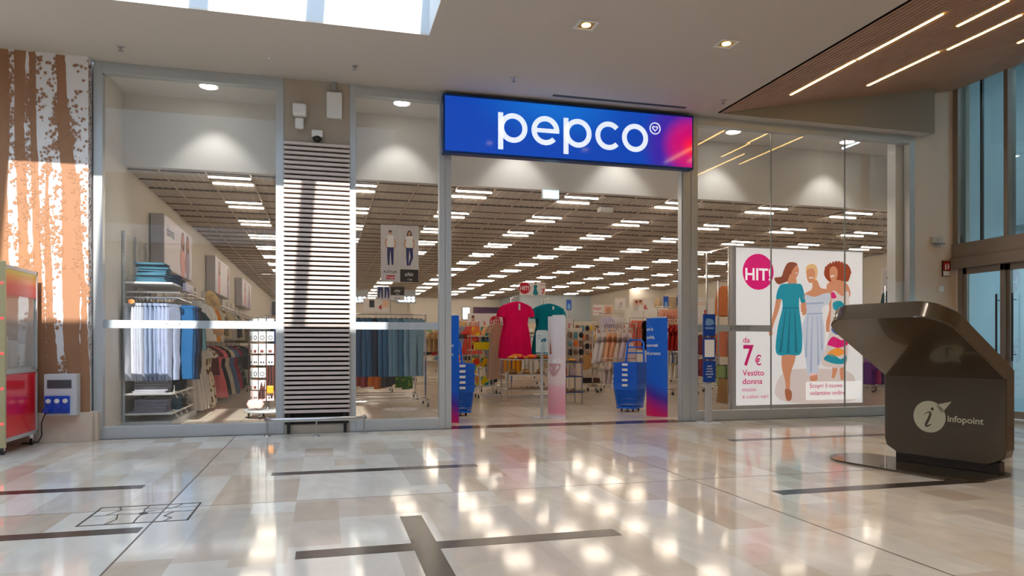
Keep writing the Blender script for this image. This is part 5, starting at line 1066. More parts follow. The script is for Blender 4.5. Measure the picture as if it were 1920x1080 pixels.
# ------------------------------------------------------------ display table, dresses
straw_i = 0
def hat(X, Y, Z, label, rgb=(206, 176, 120), band=(90, 60, 40)):
    t = thing('straw_hat', label, 'hat', (X, Y, Z)); c_ = mat('straw_%d' % rgb[1], rgb, .8, noise=.15, nscale=40)
    m = MB(); m.lathe([(.135, .002), (.135, .007), (.08, .016)], n=22); m.build('brim', c_, t); m = MB(); m.lathe([(.080, .012), (.074, .07), (.064, .10), (.03, .11), (.01, .107)], n=20); m.build('crown', c_, t); m = MB(); m.lathe([(.0825, .016), (.080, .035)], n=20, caps=False); m.build('hat_band', mat('band_%d' % band[0], band, .7), t)
def sandal(X, Y, Z, rz, rgb, label, group=None):
    m = MB(); m.prism([(p[0], p[1]) for p in smoothpoly([(-.035, -.11), (-.042, .03), (-.03, .11), (.03, .11), (.045, .03), (.035, -.11)], 3)], 0, .018, 0, Matrix(((1, 0, 0, 0), (0, 0, 1, 0), (0, 1, 0, 0), (0, 0, 0, 1))))
    m.tube([(-.042, .05, .012), (-.03, .04, .045), (.03, .04, .045), (.042, .05, .012)], .009, 1, 6); m.tube([(-.036, -.06, .012), (0, -.05, .06), (.036, -.06, .012)], .007, 1, 6)
    o = m.build('sandal', [mat('sole_tan', (170, 130, 90), .7), mat('strap_%d_%d' % rgb[:2], rgb, .6)], None, (X, Y, Z), rz); tag(o, label, 'sandal', group or label)
def cloth_pile(X, Y, Z, rgb, label, wx=.26, wy=.30, h=.06, pat=None, rgb2=(245, 240, 232), rz=0, name='folded_beachwear', cat='folded clothes'):
    r_ = random.Random(int(X*100+Y*37)); m = MB(); rs = []
    for i in range(9):
        s = i/8; e = math.sin(math.pi*(.12+.76*s)); rs.append([Vector((wx/2*e*math.cos(a)*(1+.1*r_.uniform(-1, 1)), -wy/2+wy*s, max(.0015, h*.5+h*.5*math.sin(a)*e*(1+.25*r_.uniform(-1, 1))))) for a in [2*math.pi*q/12 for q in range(12)]])
    m.loft(rs, 0); tag(m.build(name, fabric(rgb, pat, rgb2, 14), None, (X, Y, Z), rz), label, cat)
t = thing('display_table', 'chrome three tier display table under the crimson dress', 'table', (4.15, 4.3, 0))
for z_ in (.84, .53, .23):
    m = MB(); m.rbox(-.62, -.28, z_, .62, .28, z_+.02, .003); m.build('shelf', mat('table_glass_white', (214, 214, 216), .25), t)
for sx_ in (-1, 1):
    for sy_ in (-1, 1):
        m = MB(); m.rbox(sx_*.61-.013, sy_*.27-.013, 0, sx_*.61+.013, sy_*.27+.013, .84, .003); m.build('leg', M_chrome, t)
m = MB(); m.rbox(-.61, -.28, .07, .61, -.262, .09, .002); m.rbox(-.61, .262, .07, .61, .28, .09, .002); m.build('bottom_rail', M_chrome, t)
bw = [((255, 150, 40), 'orange and white printed beachwear folded at the left end of the display table', (250, 230, 200)), ((226, 20, 80), 'crimson printed beachwear folded beside the orange one on the display table', (250, 200, 60)), ((255, 130, 30), 'orange beachwear with pink marks folded in the centre of the display table', (230, 60, 110)), ((60, 120, 70), 'green and orange beachwear folded in the centre of the display table', (255, 150, 40)), ((250, 140, 40), 'bright orange beachwear folded right of centre on the display table', (250, 200, 120)), ((240, 180, 60), 'yellow beachwear folded at the right end of the display table', (90, 160, 150))]
for k, (c_, lab, c2) in enumerate(bw): cloth_pile(3.68+k*.20, 4.17, .86, c_, lab, .20, .34, .095 if k in (2, 3) else .07, 'noise', c2)
for k, (c_, lab, c2) in enumerate([((244, 120, 40), 'flame orange beachwear folded at the back of the display table, left', (240, 220, 90)), ((230, 50, 90), 'pink beachwear folded at the back of the display table, right', (255, 170, 50))]): cloth_pile(3.85+k*.5, 4.44, .86, c_, lab, .30, .20, .10, 'noise', c2)
hl = ['brown straw hat at the left end of the middle tier', 'tan straw hat left of centre on the middle tier', 'dark banded straw hat right of centre on the middle tier', 'pale yellow straw hat at the right of the middle tier']
for k, (x_, c_) in enumerate(((3.70, (176, 130, 80)), (3.985, (204, 164, 108)), (4.28, (170, 136, 90)), (4.57, (226, 214, 150)))): hat(x_, 4.22+.04*(k % 2), .551, hl[k], c_, (30+k*30, 24, 20))
sc_l = [((190, 140, 110), 'rose brown sandal on the lowest tier, left'), ((150, 120, 90), 'tan sandal on the lowest tier beside the rose ones'), ((90, 70, 60), 'dark brown sandal in the middle of the lowest tier'), ((214, 180, 140), 'beige sandal on the lowest tier, right of the dark ones'), ((60, 60, 70), 'black sandal at the right end of the lowest tier')]
for k in range(10): sandal(3.62+k*.115, 4.14+.0*(k % 2), .251, R(15 if k % 2 else -15)*.3, sc_l[k//2][0], sc_l[k//2][1])
# tall stand with the two dresses
def t_stand(label, X, Y, z, w_=.5):
    t = thing('dress_stand', label, 'stand', (X, Y, 0)); m = MB(); m.rbox(-.25, -.2, 0, .25, .2, .015, .003); m.build('base', M_greylt, t)
    m = MB(); m.rbox(-.015, .005, .015, .015, .035, z+.02, .003); m.build('post', M_chrome, t); m = MB(); m.tube([(0, .02, z), (0, -w_, z)], .009); m.build('arm', M_chrome, t); return t
pD = atY(970, 556, 4.95); t_stand('chrome stand carrying the crimson dresses behind the display table', pD.x, 5.42, pD.z)
garment('herodress', (240, 8, 98), (pD.x, 4.98, pD.z-.09), R(3), 'crimson short sleeved dress facing out above the display table', var=1, scale=1.20)
garment('herodress', (226, 4, 90), (pD.x-.0, 5.2, pD.z-.09), R(-6), 'crimson dress directly behind the front crimson one', var=2, scale=1.20)
pT = atY(1031, 560, 5.4); t_stand('chrome stand carrying the teal dresses', pT.x, 5.92, pT.z)
garment('herodress', (0, 138, 160), (pT.x, 5.45, pT.z-.0915), R(-4), 'teal short sleeved dress facing out right of the crimson dress', var=0, scale=1.22)
garment('herodress', (0, 118, 138), (pT.x-.0, 5.68, pT.z-.0915), R(6), 'darker teal dress behind the front teal one', var=1, scale=1.22)
def drhit(m):
    hw = .33; c = (-.18, .15); m.flat(ell(c[0], c[1], .125, .125, 28), -.0066, 8); text(m, 'HIT!', c[0], .105, .085, -.0075, 2, 'c', .03, width=.20)
    m.flat(smoothpoly([(.01, .02), (.03, .14), (.02, .20), (.06, .22), (.11, .20), (.09, .14), (.12, .02)]), -.0066, 5); m.flat(ell(.065, .25, .022, .028, 12), -.0066, 3); m.flat(smoothpoly([(.04, .24), (.045, .285), (.09, .29), (.10, .25), (.075, .27)]), -.007, 4)
    text(m, '7.', .25, .03, .11, -.0066, 8, 'c', .03); m.flat([(.16, .22), (.29, .22), (.29, .232), (.16, .232)], -.0066, 8)
pa, pb = atY(974, 553, 4.9), atY(1023, 530, 4.9); sign_board('price_sign', 'white sign with red HIT circle and price seven above the crimson dress', (pa.x+pb.x)/2, 4.9, pa.z, pb.x-pa.x, pb.z-pa.z, drhit, zbase=pD.z)
def drhit2(m): m.flat(ell(-.03, .14, .12, .12, 28), -.0066, 8); text(m, 'HIT!', -.03, .10, .08, -.0075, 2, 'c', .03, width=.19); m.flat(ell(.12, .10, .03, .035, 12), -.0066, 7); m.flat(smoothpoly([(.08, .02), (.10, .12), (.16, .12), (.165, .02)]), -.0068, 9)
pa, pb = atY(917, 614, 5.9), atY(944, 588, 5.9); sign_board('price_sign', 'small sign with red HIT circle left of the crimson dress', (pa.x+pb.x)/2, 5.9, pa.z, pb.x-pa.x+.02, pb.z-pa.z, drhit2, zbase=1.0)
pB = atY(932, 600, 5.6); t_stand('chrome stand carrying the beige dresses', pB.x, 6.0, 1.75)
garment('maxi', (206, 176, 150), (pB.x, 5.62, 1.66), R(8), 'long beige dress hanging left of the crimson dress', var=0, scale=1.2).scale.x = .72
garment('maxi', (196, 166, 142), (pB.x, 5.84, 1.66), R(-10), 'second long beige dress behind the front beige one', var=2, scale=1.2).scale.x = .72
garment('babysuit', (235, 232, 228), (pD.x+.0, 4.86, pD.z+.13), R(0), 'small white price tag top with red print at the neck of the crimson dress', scale=.25) if False else None
for X_, Y_, Z_, lab in ((pD.x+.04, 4.93, pD.z-.22, 'white paper tag at the neckline of the crimson dress'), (pT.x+.08, 5.40, pT.z-.24, 'white paper tag at the neckline of the teal dress')):
    m = MB(); m.rbox(-.02, -.002, -.07, .02, .002, .07, .001); tag(m.build('price_tag', M_textw, None, (X_, Y_, Z_)), lab, 'tag')

# ------------------------------------------------------------ bags and shelves left of the dresses
def bag(X, Y, Z, rgb, label, w_=.185, h=.20, pat=None, rgb2=(245, 240, 232), group=None):
    t = thing('beach_bag', label, 'bag', (X, Y, Z+.002), rnd.uniform(-.2, .2), group)
    m = MB(); m.loft([ring(w_*.42, .05, 0, n=16), ring(w_*.5, .075, h*.3, n=16, k=5, amp=.1), ring(w_*.48, .06, h*.8, n=16, k=4, amp=.15), ring(w_*.44, .02, h, n=16)], 0); m.build('body', fabric(rgb, pat, rgb2, 10), t)
    m = MB(); m.tube([(-w_*.25, 0, h*.95), (-w_*.15, 0, h*1.35), (w_*.15, 0, h*1.35), (w_*.25, 0, h*.95)], .007, n=6); m.build('handle', fabric(rgb), t)
def shelf_unit(label, X, Y, wd_, dp_, zs, top=None):
    t = thing('display_shelf', label, 'shelving', (X, Y, 0))
    for z_ in zs: m = MB(); m.rbox(-wd_/2, -dp_/2, z_, wd_/2, dp_/2, z_+.018, .003); m.build('shelf', M_lam, t)
    top = top or zs[-1]+.05
    for sx_ in (-1, 1):
        for sy_ in (-1, 1): m = MB(); m.rbox(sx_*(wd_/2-.012)-.01, sy_*(dp_/2-.012)-.01, .10, sx_*(wd_/2-.012)+.01, sy_*(dp_/2-.012)+.01, top, .002); m.build('post', M_chrome, t)
    for sx_ in (-1, 1):
        for sy_ in (-1, 1): castor(t, sx_*(wd_/2-.03), sy_*(dp_/2-.03), .10)
    return t
S1 = atY(908, 700, 6.4); shelf_unit('white wheeled shelf unit packed with colourful bags left of the display table', S1.x, 6.4, .72, .42, [.20, .62, 1.02, 1.34])
BG = [(.218, [((240, 150, 30), 'yellow orange bag, left on the bottom shelf of the wheeled unit'), ((230, 210, 40), 'lemon bag with blue base, centre of the bottom shelf'), ((30, 60, 90), 'navy bag, right on the bottom shelf of the wheeled unit')]), (.638, [((230, 70, 40), 'red and orange bag, left on the second shelf'), ((250, 190, 40), 'yellow printed bag, centre of the second shelf'), ((40, 50, 110), 'dark blue bag, right on the second shelf')]), (1.038, [((170, 30, 40), 'dark red bag, left on the third shelf'), ((60, 90, 40), 'green printed bag, centre of the third shelf'), ((220, 110, 90), 'salmon bag, right on the third shelf')]), (1.358, [((240, 140, 70), 'orange bag, left on the top shelf of the wheeled unit'), ((250, 200, 140), 'peach bag, centre of the top shelf'), ((240, 120, 20), 'bright orange bag, right on the top shelf of the wheeled unit')])]
for z_, items in BG:
    for k, (c_, lab) in enumerate(items): bag(S1.x-.215+k*.215, 6.34, z_, c_, lab, pat='noise', rgb2=((250, 220, 60), (40, 140, 140), (250, 240, 230))[k])
m = MB(); m.rbox(-.30, -.14, 0, .30, -.0, .17, .012); tag(m.build('yellow_bin', mat('bin_yellow', (240, 210, 20), .4), None, (S1.x, 6.175, 1.04)), 'bright yellow plastic bin at the front of the third shelf of the wheeled unit', 'bin')
S0 = atY(905, 700, 4.9)
m = MB(); zf = .0
t = shelf_unit('low wheeled shelf with swim toys between the left baskets and the display table', 2.95, 5.35, .55, .36, [.20, .50]); 
for k, (c_, lab) in enumerate((((244, 160, 20), 'orange toy bag, left on the low wheeled shelf'), ((240, 220, 60), 'yellow toy bag, right on the low wheeled shelf'))): bag(2.82+k*.25, 5.30, .218, c_, lab, .19, .18, 'noise', (30, 160, 170))
for k, (c_, lab) in enumerate((((230, 60, 60), 'red toy bag, left on the upper tier of the low wheeled shelf'), ((60, 170, 180), 'turquoise toy bag, right on the upper tier of the low wheeled shelf'))): bag(2.82+k*.25, 5.30, .518, c_, lab, .2, .18, 'noise', (250, 200, 40))
pxrun(861, 893, 7.6, 603, [('childdress', (170, 178, 206), 4, 'pale blue grey dress on the rack at the far left of the entrance'), ('childdress', (236, 96, 84), 4, 'coral red dress on the rack at the far left of the entrance')], label='chrome rack of blue grey and coral dresses at the far left of the entrance', scale=1.25, rz=R(45))
def dr3(m): m.flat(smoothpoly([(-.26, .0), (-.24, .13), (-.17, .17), (-.09, .13), (-.06, 0)]), -.0066, 3); m.flat(smoothpoly([(-.22, 0), (-.21, .11), (-.17, .13), (-.12, .11), (-.10, 0)]), -.007, 6); m.flat(ell(-.165, .21, .035, .045, 12), -.0066, 3); m.flat(smoothpoly([(-.205, .2), (-.19, .27), (-.14, .27), (-.125, .2), (-.15, .245)]), -.007, 4); text(m, '3.', .14, .03, .10, -.0066, 8, 'c', .02)
pa, pb = atY(883, 612, 7.9), atY(915, 592, 7.9); sign_board('price_sign', 'white sign with a pink clad woman and a red three, left in the entrance', (pa.x+pb.x)/2, 7.9, pa.z, .62, .33, dr3, zbase=1.5)
# far back wall items
m = MB(); m.rbox(-.9, 0, -.2, .9, .04, .2, .005); m.flat([(-.88, -.18), (.88, -.18), (.88, .18), (-.88, .18)], -.002, 1); p = atY(912, 583, 27.4); tag(m.build('dark_banner', [M_blk, mat('purple_picture', (96, 66, 98), .6, noise=.4, nscale=3)], None, (p.x+.2, 27.458, p.z)), 'dark purple banner on the back wall left of the crimson dress', 'picture')
m = MB(); m.rbox(-.22, -.08, -.35, .22, .02, .35, .01, 0); m.box(-.18, -.085, -.30, .18, -.081, .30, 1); p = atY(877, 587, 27.0); tag(m.build('glowing_box', [M_greylt, emis('wall_box_glow', (240, 245, 248), 2.5)], None, (p.x, 27.478, p.z)), 'small bright glowing box on the far wall at the left of the entrance', 'light box')
m = MB(); m.rbox(-.28, -.2, 0, .28, .2, .9, .01); p = atY(868, 616, 12.0); tag(m.build('tan_cabinet', mat('pale_wood', (226, 186, 120), .6), None, (p.x, 12.0, 1.0)), 'pale wooden cabinet top at the far left of the entrance', 'cabinet'); shelf_unit('white shelf carrying the pale wooden cabinet at the far left', p.x, 12.0, .7, .45, [.3, .97])

# ------------------------------------------------------------ right half of the entrance view
T2 = (4.60, 3.55)
t = thing('display_table', 'small blue edged display table right of the pink gate cover', 'table', (T2[0]+.02, T2[1], 0))
for z_ in (.80, .52, .22):
    m = MB(); m.rbox(-.26, -.22, z_, .26, .22, z_+.018, .003); m.build('shelf', mat('table_blue_edge', (40, 56, 120), .4), t)
for sx_ in (-1, 1):
    for sy_ in (-1, 1): m = MB(); m.rbox(sx_*.24-.012, sy_*.20-.012, 0, sx_*.24+.012, sy_*.20+.012, .80, .002); m.build('leg', M_steel, t)
cloth_pile(T2[0]-.08, T2[1], .82, (244, 130, 40), 'orange folded cloth on the small blue edged table', .2, .28, .05, 'noise', (240, 200, 90)); cloth_pile(T2[0]+.14, T2[1], .82, (236, 180, 90), 'yellow folded cloth on the small blue edged table', .18, .28, .05, 'noise', (236, 90, 60))
bag(T2[0]-.07, T2[1], .54, (224, 110, 110), 'rose bag on the middle shelf of the small blue edged table', .18, .17); bag(T2[0]+.14, T2[1], .54, (240, 206, 196), 'cream bag on the middle shelf of the small blue edged table', .16, .16)
for k in range(3): sandal(T2[0]-.15+k*.14, T2[1]-.03, .239, 0, (140, 96, 70), 'brown sandal on the bottom shelf of the small blue edged table')
# tulle dresses on a two tier rack
pA, pB_ = atY(1118, 606, 6.6), atY(1186, 606, 6.6)
rack('two tier chrome rack of white and peach tulle dresses left of the basket stack', pA.x-.1, 6.6, pB_.x+.1, 6.6, pA.z, low=.16)
run((pA.x, 6.6), (pB_.x, 6.6), pA.z, [('tulle', (250, 246, 250), 2, 'white tulle dress at the left end of the upper row', None), ('tulle', (252, 196, 160), 2, 'peach tulle dress in the upper row', None), ('tulle', (246, 226, 214), 1, 'cream tulle dress in the upper row', None), ('tulle', (236, 222, 236), 2, 'lilac white tulle dress at the right end of the upper row', None)], rz=R(42), jit=.04, scale=1.3)
zl = atY(1150, 672, 6.5).z
run((pA.x+.1, 6.35), (pB_.x-.05, 6.35), zl, [('childdress', (240, 226, 226), 2, 'white dotted dress at the left of the lower tulle row', 'dots', (170, 120, 130), 26), ('tulle', (244, 232, 238), 2, 'long white tulle dress in the middle of the lower row', None), ('childdress', (236, 220, 220), 3, 'pale pink dotted suit at the right of the lower tulle row', 'dots', (120, 90, 110), 26)], rz=R(42), jit=.04)
m = MB(); m.tube([(pA.x, 6.35, zl), (pB_.x, 6.35, zl)], .010); m.tube([(pA.x, 6.35, zl), (pA.x, 6.6, zl)], .008, n=6); m.tube([(pB_.x, 6.35, zl), (pB_.x, 6.6, zl)], .008, n=6); tag(m.build('rack_rail', M_chrome), 'lower front rail of the tulle dress rack', 'rail')
pxrun(1128, 1166, 8.2, 588, [('babysuit', (222, 214, 236), 5, 'lavender baby top on the rack behind the tulle dresses'), ('babysuit', (244, 240, 240), 5, 'white baby top on the rack behind the tulle dresses')], label='chrome rack of lavender baby tops behind the tulle dresses')
pxrun(1184, 1216, 7.6, 596, [('dress', (246, 148, 122), 5, 'salmon dress with small print on the rack behind the baskets', 'noise', (236, 100, 80), 14), ('dress', (20, 18, 22), 2, 'black dress on the salmon rack behind the baskets')], label='chrome rack of salmon dresses behind the right baskets', scale=.75, rz=R(45))
pxrun(1253, 1290, 5.4, 600, [('childdress', (190, 50, 46), 5, 'brick red dress beside the right gate cover')], label='chrome rack of red and white dresses beside the right gate cover', scale=1.1, rz=R(45))
zl2 = atY(1265, 660, 5.2).z; a, b = atY(1253, 660, 5.2), atY(1290, 660, 5.2); run((a.x, 5.2), (b.x, 5.2), zl2, [('tulle', (240, 236, 230), 4, 'white tulle dress below the brick red ones'), ], rz=R(60), jit=.2, scale=.85)
m = MB(); m.tube([(a.x, 5.2, zl2), (b.x, 5.2, zl2)], .01); m.tube([(a.x, 5.2, zl2), (a.x, 5.4, zl2)], .008, n=6); tag(m.build('rack_rail', M_chrome), 'lower front rail below the brick red dresses', 'rail')
# accessory wheeled units with small goods
S2 = atY(1096, 700, 7.0); shelf_unit('wheeled shelf with round basket bag left of the tulle rack', S2.x, 7.0, .8, .4, [.18, .50])
t = thing('round_basket_bag', 'large round straw bag standing on the wheeled shelf left of the tulle rack', 'bag', (S2.x-.02, 6.95, .52), R(-15))
m = MB(); m.loft([[Vector((.20*math.cos(q*math.pi/12), yy_, .20+.20*math.sin(q*math.pi/12))) for q in range(24)] for yy_ in (-.05, .05)], 0); m.build('body', mat('straw_176', (206, 160, 104), .8), t); m = MB(); m.tube([(-.1, 0, .38), (0, 0, .52), (.1, 0, .38)], .008, n=6); m.build('handle', mat('tan_basket', (196, 150, 104), .8), t)
bag(S2.x+.28, 6.95, .518, (236, 226, 206), 'small cream bag beside the round straw bag', .16, .13)
for k, (c_, lab) in enumerate((((80, 60, 60), 'dark brown shoe box, left below the round straw bag'), ((50, 44, 50), 'black shoe box, middle below the round straw bag'), ((110, 84, 66), 'brown shoe box, right below the round straw bag'))):
    m = MB(); m.rbox(-.11, -.13, 0, .11, .13, .12, .006); m.rbox(-.115, -.135, .09, .115, .135, .125, .004); tag(m.build('shoe_box', mat('box_%d' % c_[0], c_, .7), None, (S2.x-.26+k*.25, 6.98, .2)), lab, 'box')
def hook_panel(label, X, Y, z0, z1, w_, items, rows, cols):
    t = thing('hook_panel', label, 'display panel', (X, Y, 0)); m = MB(); m.rbox(-w_/2, .0, .1, w_/2, .02, z1+.1, .003)
    m.build('panel', mat('panel_cream', (240, 228, 212), .7), t)
    for s in (-1, 1): m = MB(); m.rbox(s*w_/2-.015, -.2, 0, s*w_/2+.015, .2, .05, .003); m.rbox(s*w_/2-.012, .0, .05, s*w_/2+.012, .02, z1+.15, .002); m.build('foot', M_chrome, t)
    for r_ in range(rows):
        for c in range(cols):
            rgb, nm = items[(r_*2+c*3+r_*c) % len(items)]; z = z0+(z1-z0)*r_/max(1, rows-1); x = X-w_/2+w_*(c+.5)/cols
            m = MB(); q = (r_+c) % 3
            if q == 0: m.loft([ring(.05, .025, 0, n=12), ring(.065, .03, -.06, n=12), ring(.05, .02, -.14, n=12)], 0)
            elif q == 1: m.rbox(-.05, -.015, -.15, .05, .015, 0, .006, 0)
            else: m.lathe([(.015, 0), (.05, -.03), (.06, -.07), (.045, -.12), (.01, -.14)], n=12)
            m.tube([(0, 0, -.005), (0, 0, .02), (0, Y-.0-(Y-.12), .02)], .002, 1, 5)
            lab = '%s packed accessory on the %s, row %s' % (nm, label, ['one from the bottom', 'two from the bottom', 'three from the bottom', 'four from the bottom'][r_]) ; lab = '%s pack, %s row of the %s' % (nm, ['lowest', 'second', 'third', 'top'][r_], label)
            o = m.build('accessory_pack', [mat('pack_%d_%d' % (rgb[0], rgb[1]), rgb, .5), M_chrome], None, (x, Y-.125, z)); tag(o, ' '.join(lab.split()[:16]), 'accessory', lab)
HPI = [((240, 200, 20), 'yellow'), ((236, 120, 60), 'orange'), ((30, 30, 36), 'black'), ((200, 190, 196), 'pale grey'), ((90, 150, 160), 'blue green'), ((226, 120, 150), 'pink'), ((130, 100, 84), 'brown'), ((90, 120, 60), 'olive')]
p = atY(1076, 640, 6.2); hook_panel('small hook panel right of the pink gate', p.x, 6.2, .85, 1.45, .42, HPI, 4, 3)
p = atY(1098, 640, 7.6); hook_panel('wide hook panel left of tulle rack', p.x, 7.6, .95, 1.65, .66, HPI, 4, 5)
# signs above the racks
def drA1(m): m.flat([(.03, .01), (.25, .01), (.25, .24), (.03, .24)], -.0066, 6); m.flat(ell(.14, .12, .07, .09, 18), -.007, 3); text(m, 'argan', -.25, .14, .07, -.0066, 8, 'l', .01); text(m, 'crema viso', -.25, .05, .035, -.0066, 8, 'l')
def drB1(m): m.flat(smoothpoly([(-.05, .06), (-.03, .2), (.04, .24), (.06, .1)]), -.0066, 9); m.flat(ell(.02, .20, .02, .03, 12), -.007, 3)
def dr6(m): m.flat([(-.29, .01), (-.02, .01), (-.02, .31), (-.29, .31)], -.0066, 6); m.flat(smoothpoly([(-.27, .01), (-.26, .12), (-.2, .17), (-.14, .12), (-.13, .01)]), -.007, 9); m.flat(smoothpoly([(-.15, .01), (-.14, .14), (-.08, .18), (-.03, .12), (-.03, .01)]), -.0072, 2); m.flat(ell(-.21, .22, .035, .045, 12), -.0072, 3); m.flat(ell(-.10, .24, .035, .045, 12), -.0072, 3); m.flat(ell(-.21, .25, .037, .03, 12), -.0074, 4); m.flat(ell(-.10, .27, .037, .03, 12), -.0074, 4); text(m, '6.', .07, .05, .13, -.0066, 8, 'c', .03)
def dr2(m): text(m, '2', 0, .05, .16, -.0066, 8, 'c', .03); text(m, '50', .11, .14, .07, -.0066, 8, 'c', .01)
for px0, px1, py0, py1, Y_, dr_, lab, w_ in ((1112, 1149, 591, 572, 9.3, drA1, 'pink argan cream sign hanging over the racks right of the teal dress', .52), (1153, 1173, 581, 560, 9.5, drB1, 'square white sign with a small figure above the tulle rack', .34), (1187, 1226, 583, 561, 8.6, dr6, 'white sign with two people and a red six above the salmon rack', .62), (1060, 1074, 616, 597, 5.9, dr2, 'white price sign with a red two right of the pink gate cover', .34)):
    pa, pb = atY(px0, py0, Y_), atY(px1, py1, Y_); k = (pb.x-pa.x)/w_
    def drk(m, f=dr_, k=k):
        q = MB(); f(q); m.add([(v[0]*k, v[1], v[2]*k) for v in q.v], [], 0)
        n0 = len(m.v)-len(q.v)
        for f_, mi in zip(q.f, q.m): m.f.append(tuple(i+n0 for i in f_)); m.m.append(mi); m.sm.append(False)
    sign_board('price_sign', lab, (pa.x+pb.x)/2, Y_, pa.z, pb.x-pa.x, pb.z-pa.z, drk, zbase=.02)
for px0, px1, py0, py1, Y_, lab in ((1062, 1071, 581, 562, 14, 'narrow blue panel on the far wall unit right of the teal dress'), (1244, 1253, 577, 556, 13, 'blue panel with pale figure left of the wicker backdrop'), (1270, 1278, 572, 553, 13, 'blue panel right of the wicker backdrop beside the jamb')):
    pa, pb = atY(px0, py0, Y_), atY(px1, py1, Y_); m = MB(); hw_ = (pb.x-pa.x)/2; m.rbox(-hw_, -.02, 0, hw_, .02, pb.z-pa.z, .004); m.flat(smoothpoly([(-hw_*.6, .04), (-hw_*.5, .18), (0, .22), (hw_*.5, .16), (hw_*.4, .05)]), -.022, 1); m.tube([(0, .0, 0), (0, 0, -pa.z)], .012, 2, 6)
    tag(m.build('blue_panel', [M_blue, mat('pale_blue_print', (120, 180, 230), .5), M_chrome], None, ((pa.x+pb.x)/2, Y_, pa.z)), lab, 'panel')
pa, pb = atY(1254, 590, 13.1), atY(1270, 557, 13.1); m = MB(); m.rbox(pa.x, 13.1, 0, pb.x, 13.14, pb.z, .004); tag(m.build('wicker_backdrop', mat('wicker', (196, 172, 140), .8, noise=.2, nscale=20)), 'pale wicker backdrop between two blue panels at the right of the entrance', 'backdrop')
pxrun(1236, 1276, 11.6, 575, [('babysuit', (244, 186, 160), 10, 'peach baby suit on the high far rack at the right of the entrance')], label='high far chrome rack of peach baby suits at the right')
m = MB(); m.lathe([(.06, 0), (.14, .1), (.15, .25), (.08, .42), (.05, .46)], n=18); p = atY(1233, 578, 17.5); tag(m.build('wicker_lamp', mat('wicker', (196, 172, 140), .8), None, (p.x, 17.5, p.z)), 'tall wicker vase on top of the far white unit', 'vase'); m = MB(); m.rbox(p.x-1.3, 17.3, 0, p.x+.5, 17.8, p.z, .01); tag(m.build('white_cabinet', M_lam), 'far white cabinet carrying the tall wicker vase', 'cabinet')
# rows of racks deeper in the shop
far_c = [((240, 236, 232), 'white'), ((236, 110, 120), 'rose'), ((206, 170, 120), 'sand'), ((80, 130, 190), 'light blue'), ((46, 50, 66), 'charcoal'), ((246, 180, 50), 'mustard'), ((180, 36, 50), 'brick'), ((110, 160, 100), 'sage')]
spots = [('first', 9.4, 3.0), ('second', 9.8, 5.2), ('third', 10.4, 7.4), ('fourth', 10.0, 9.6), ('fifth', 13.0, 3.6), ('sixth', 13.4, 6.2), ('seventh', 14.6, 8.6), ('eighth', 16.5, 4.0), ('ninth', 17.4, 7.2), ('tenth', 12.4, 12.2), ('eleventh', 20.0, 5.4), ('twelfth', 20.5, 9.0), ('thirteenth', 7.6, 10.8), ('fourteenth', 6.2, 12.9), ('fifteenth', 9.0, 13.4)]
place = {'first': 'left of the crimson dress, deep in the shop', 'second': 'behind the teal dress', 'third': 'behind the hook panels', 'fourth': 'behind the tulle rack, well back', 'fifth': 'far left, beyond the sign with a three', 'sixth': 'far back behind the teal dress', 'seventh': 'far back below the argan sign', 'eighth': 'far left in the back third of the shop', 'ninth': 'in the back third behind the teal dress', 'tenth': 'far right near the wicker backdrop', 'eleventh': 'near the back wall at left', 'twelfth': 'near the blue back wall', 'thirteenth': 'behind the light box, left part', 'fourteenth': 'behind the light box, right part', 'fifteenth': 'far right behind the light box'}
for i_, (nm, Y_, X_) in enumerate(spots):
    zt = 1.45 if i_ % 3 else 1.6; rack('chrome clothes rack '+place[nm], X_-.8, Y_, X_+.8, Y_, zt)
    cs = [far_c[(i_*3+q) % 8] for q in (0, 2, 5)]; kd = ['tee', 'dress', 'shirt', 'babysuit'][i_ % 4]
    run((X_-.74, Y_), (X_+.74, Y_), zt, [(kd, c_[0], 4, '%s %s on the rack %s' % (c_[1], CATS[kd].replace('baby clothes', 'baby suit'), place[nm])) for c_ in cs], rz=R(60), jit=.07)
# pale wall shelving along the back and right walls
for k, (X0, X1, Y_, lab) in enumerate(((5.0, 9.0, 27.2, 'long cream wall shelving under the beige back wall'), (9.3, 12.7, 23.3, 'long cream wall shelving under the bluish back wall'), (-2.4, 2.5, 29.7, 'long cream wall shelving at the far left back wall'))):
    t = thing('display_shelving', lab, 'shelving', ((X0+X1)/2, Y_, 0)); w_ = (X1-X0)/2
    m = MB(); m.rbox(-w_, .1, 0, w_, .15, 2.2, .004); m.build('back_panel', mat('cream_panel', (226, 208, 182), .7), t)
    for z_ in (.3, .8, 1.3, 1.75): m = MB(); m.rbox(-w_, -.25, z_, w_, .1, z_+.03, .003); m.build('shelf', M_lam, t)
    for q in range(int(w_*2/.5)):
        for r_, z_ in enumerate((.33, .83, 1.33, 1.78)):
            c_ = far_c[(q*3+r_*5+k) % 8]; m = MB(); hh_ = .16+.06*((q*7+r_) % 3); m.rbox(-.17, -.12, 0, .17, .12, hh_, .02)
            tag(m.build('storage_box', mat('far_%s' % c_[1].replace(' ', '_'), c_[0], .7), None, (t.location.x-w_+.28+q*.5, Y_-.08, z_+.002)), '%s storage box on the %s, %s shelf' % (c_[1], lab.replace('long ', '').replace('cream ', ''), ['lowest', 'second', 'third', 'top'][r_]), 'box', '%s boxes %d %d' % (c_[1], k, r_))

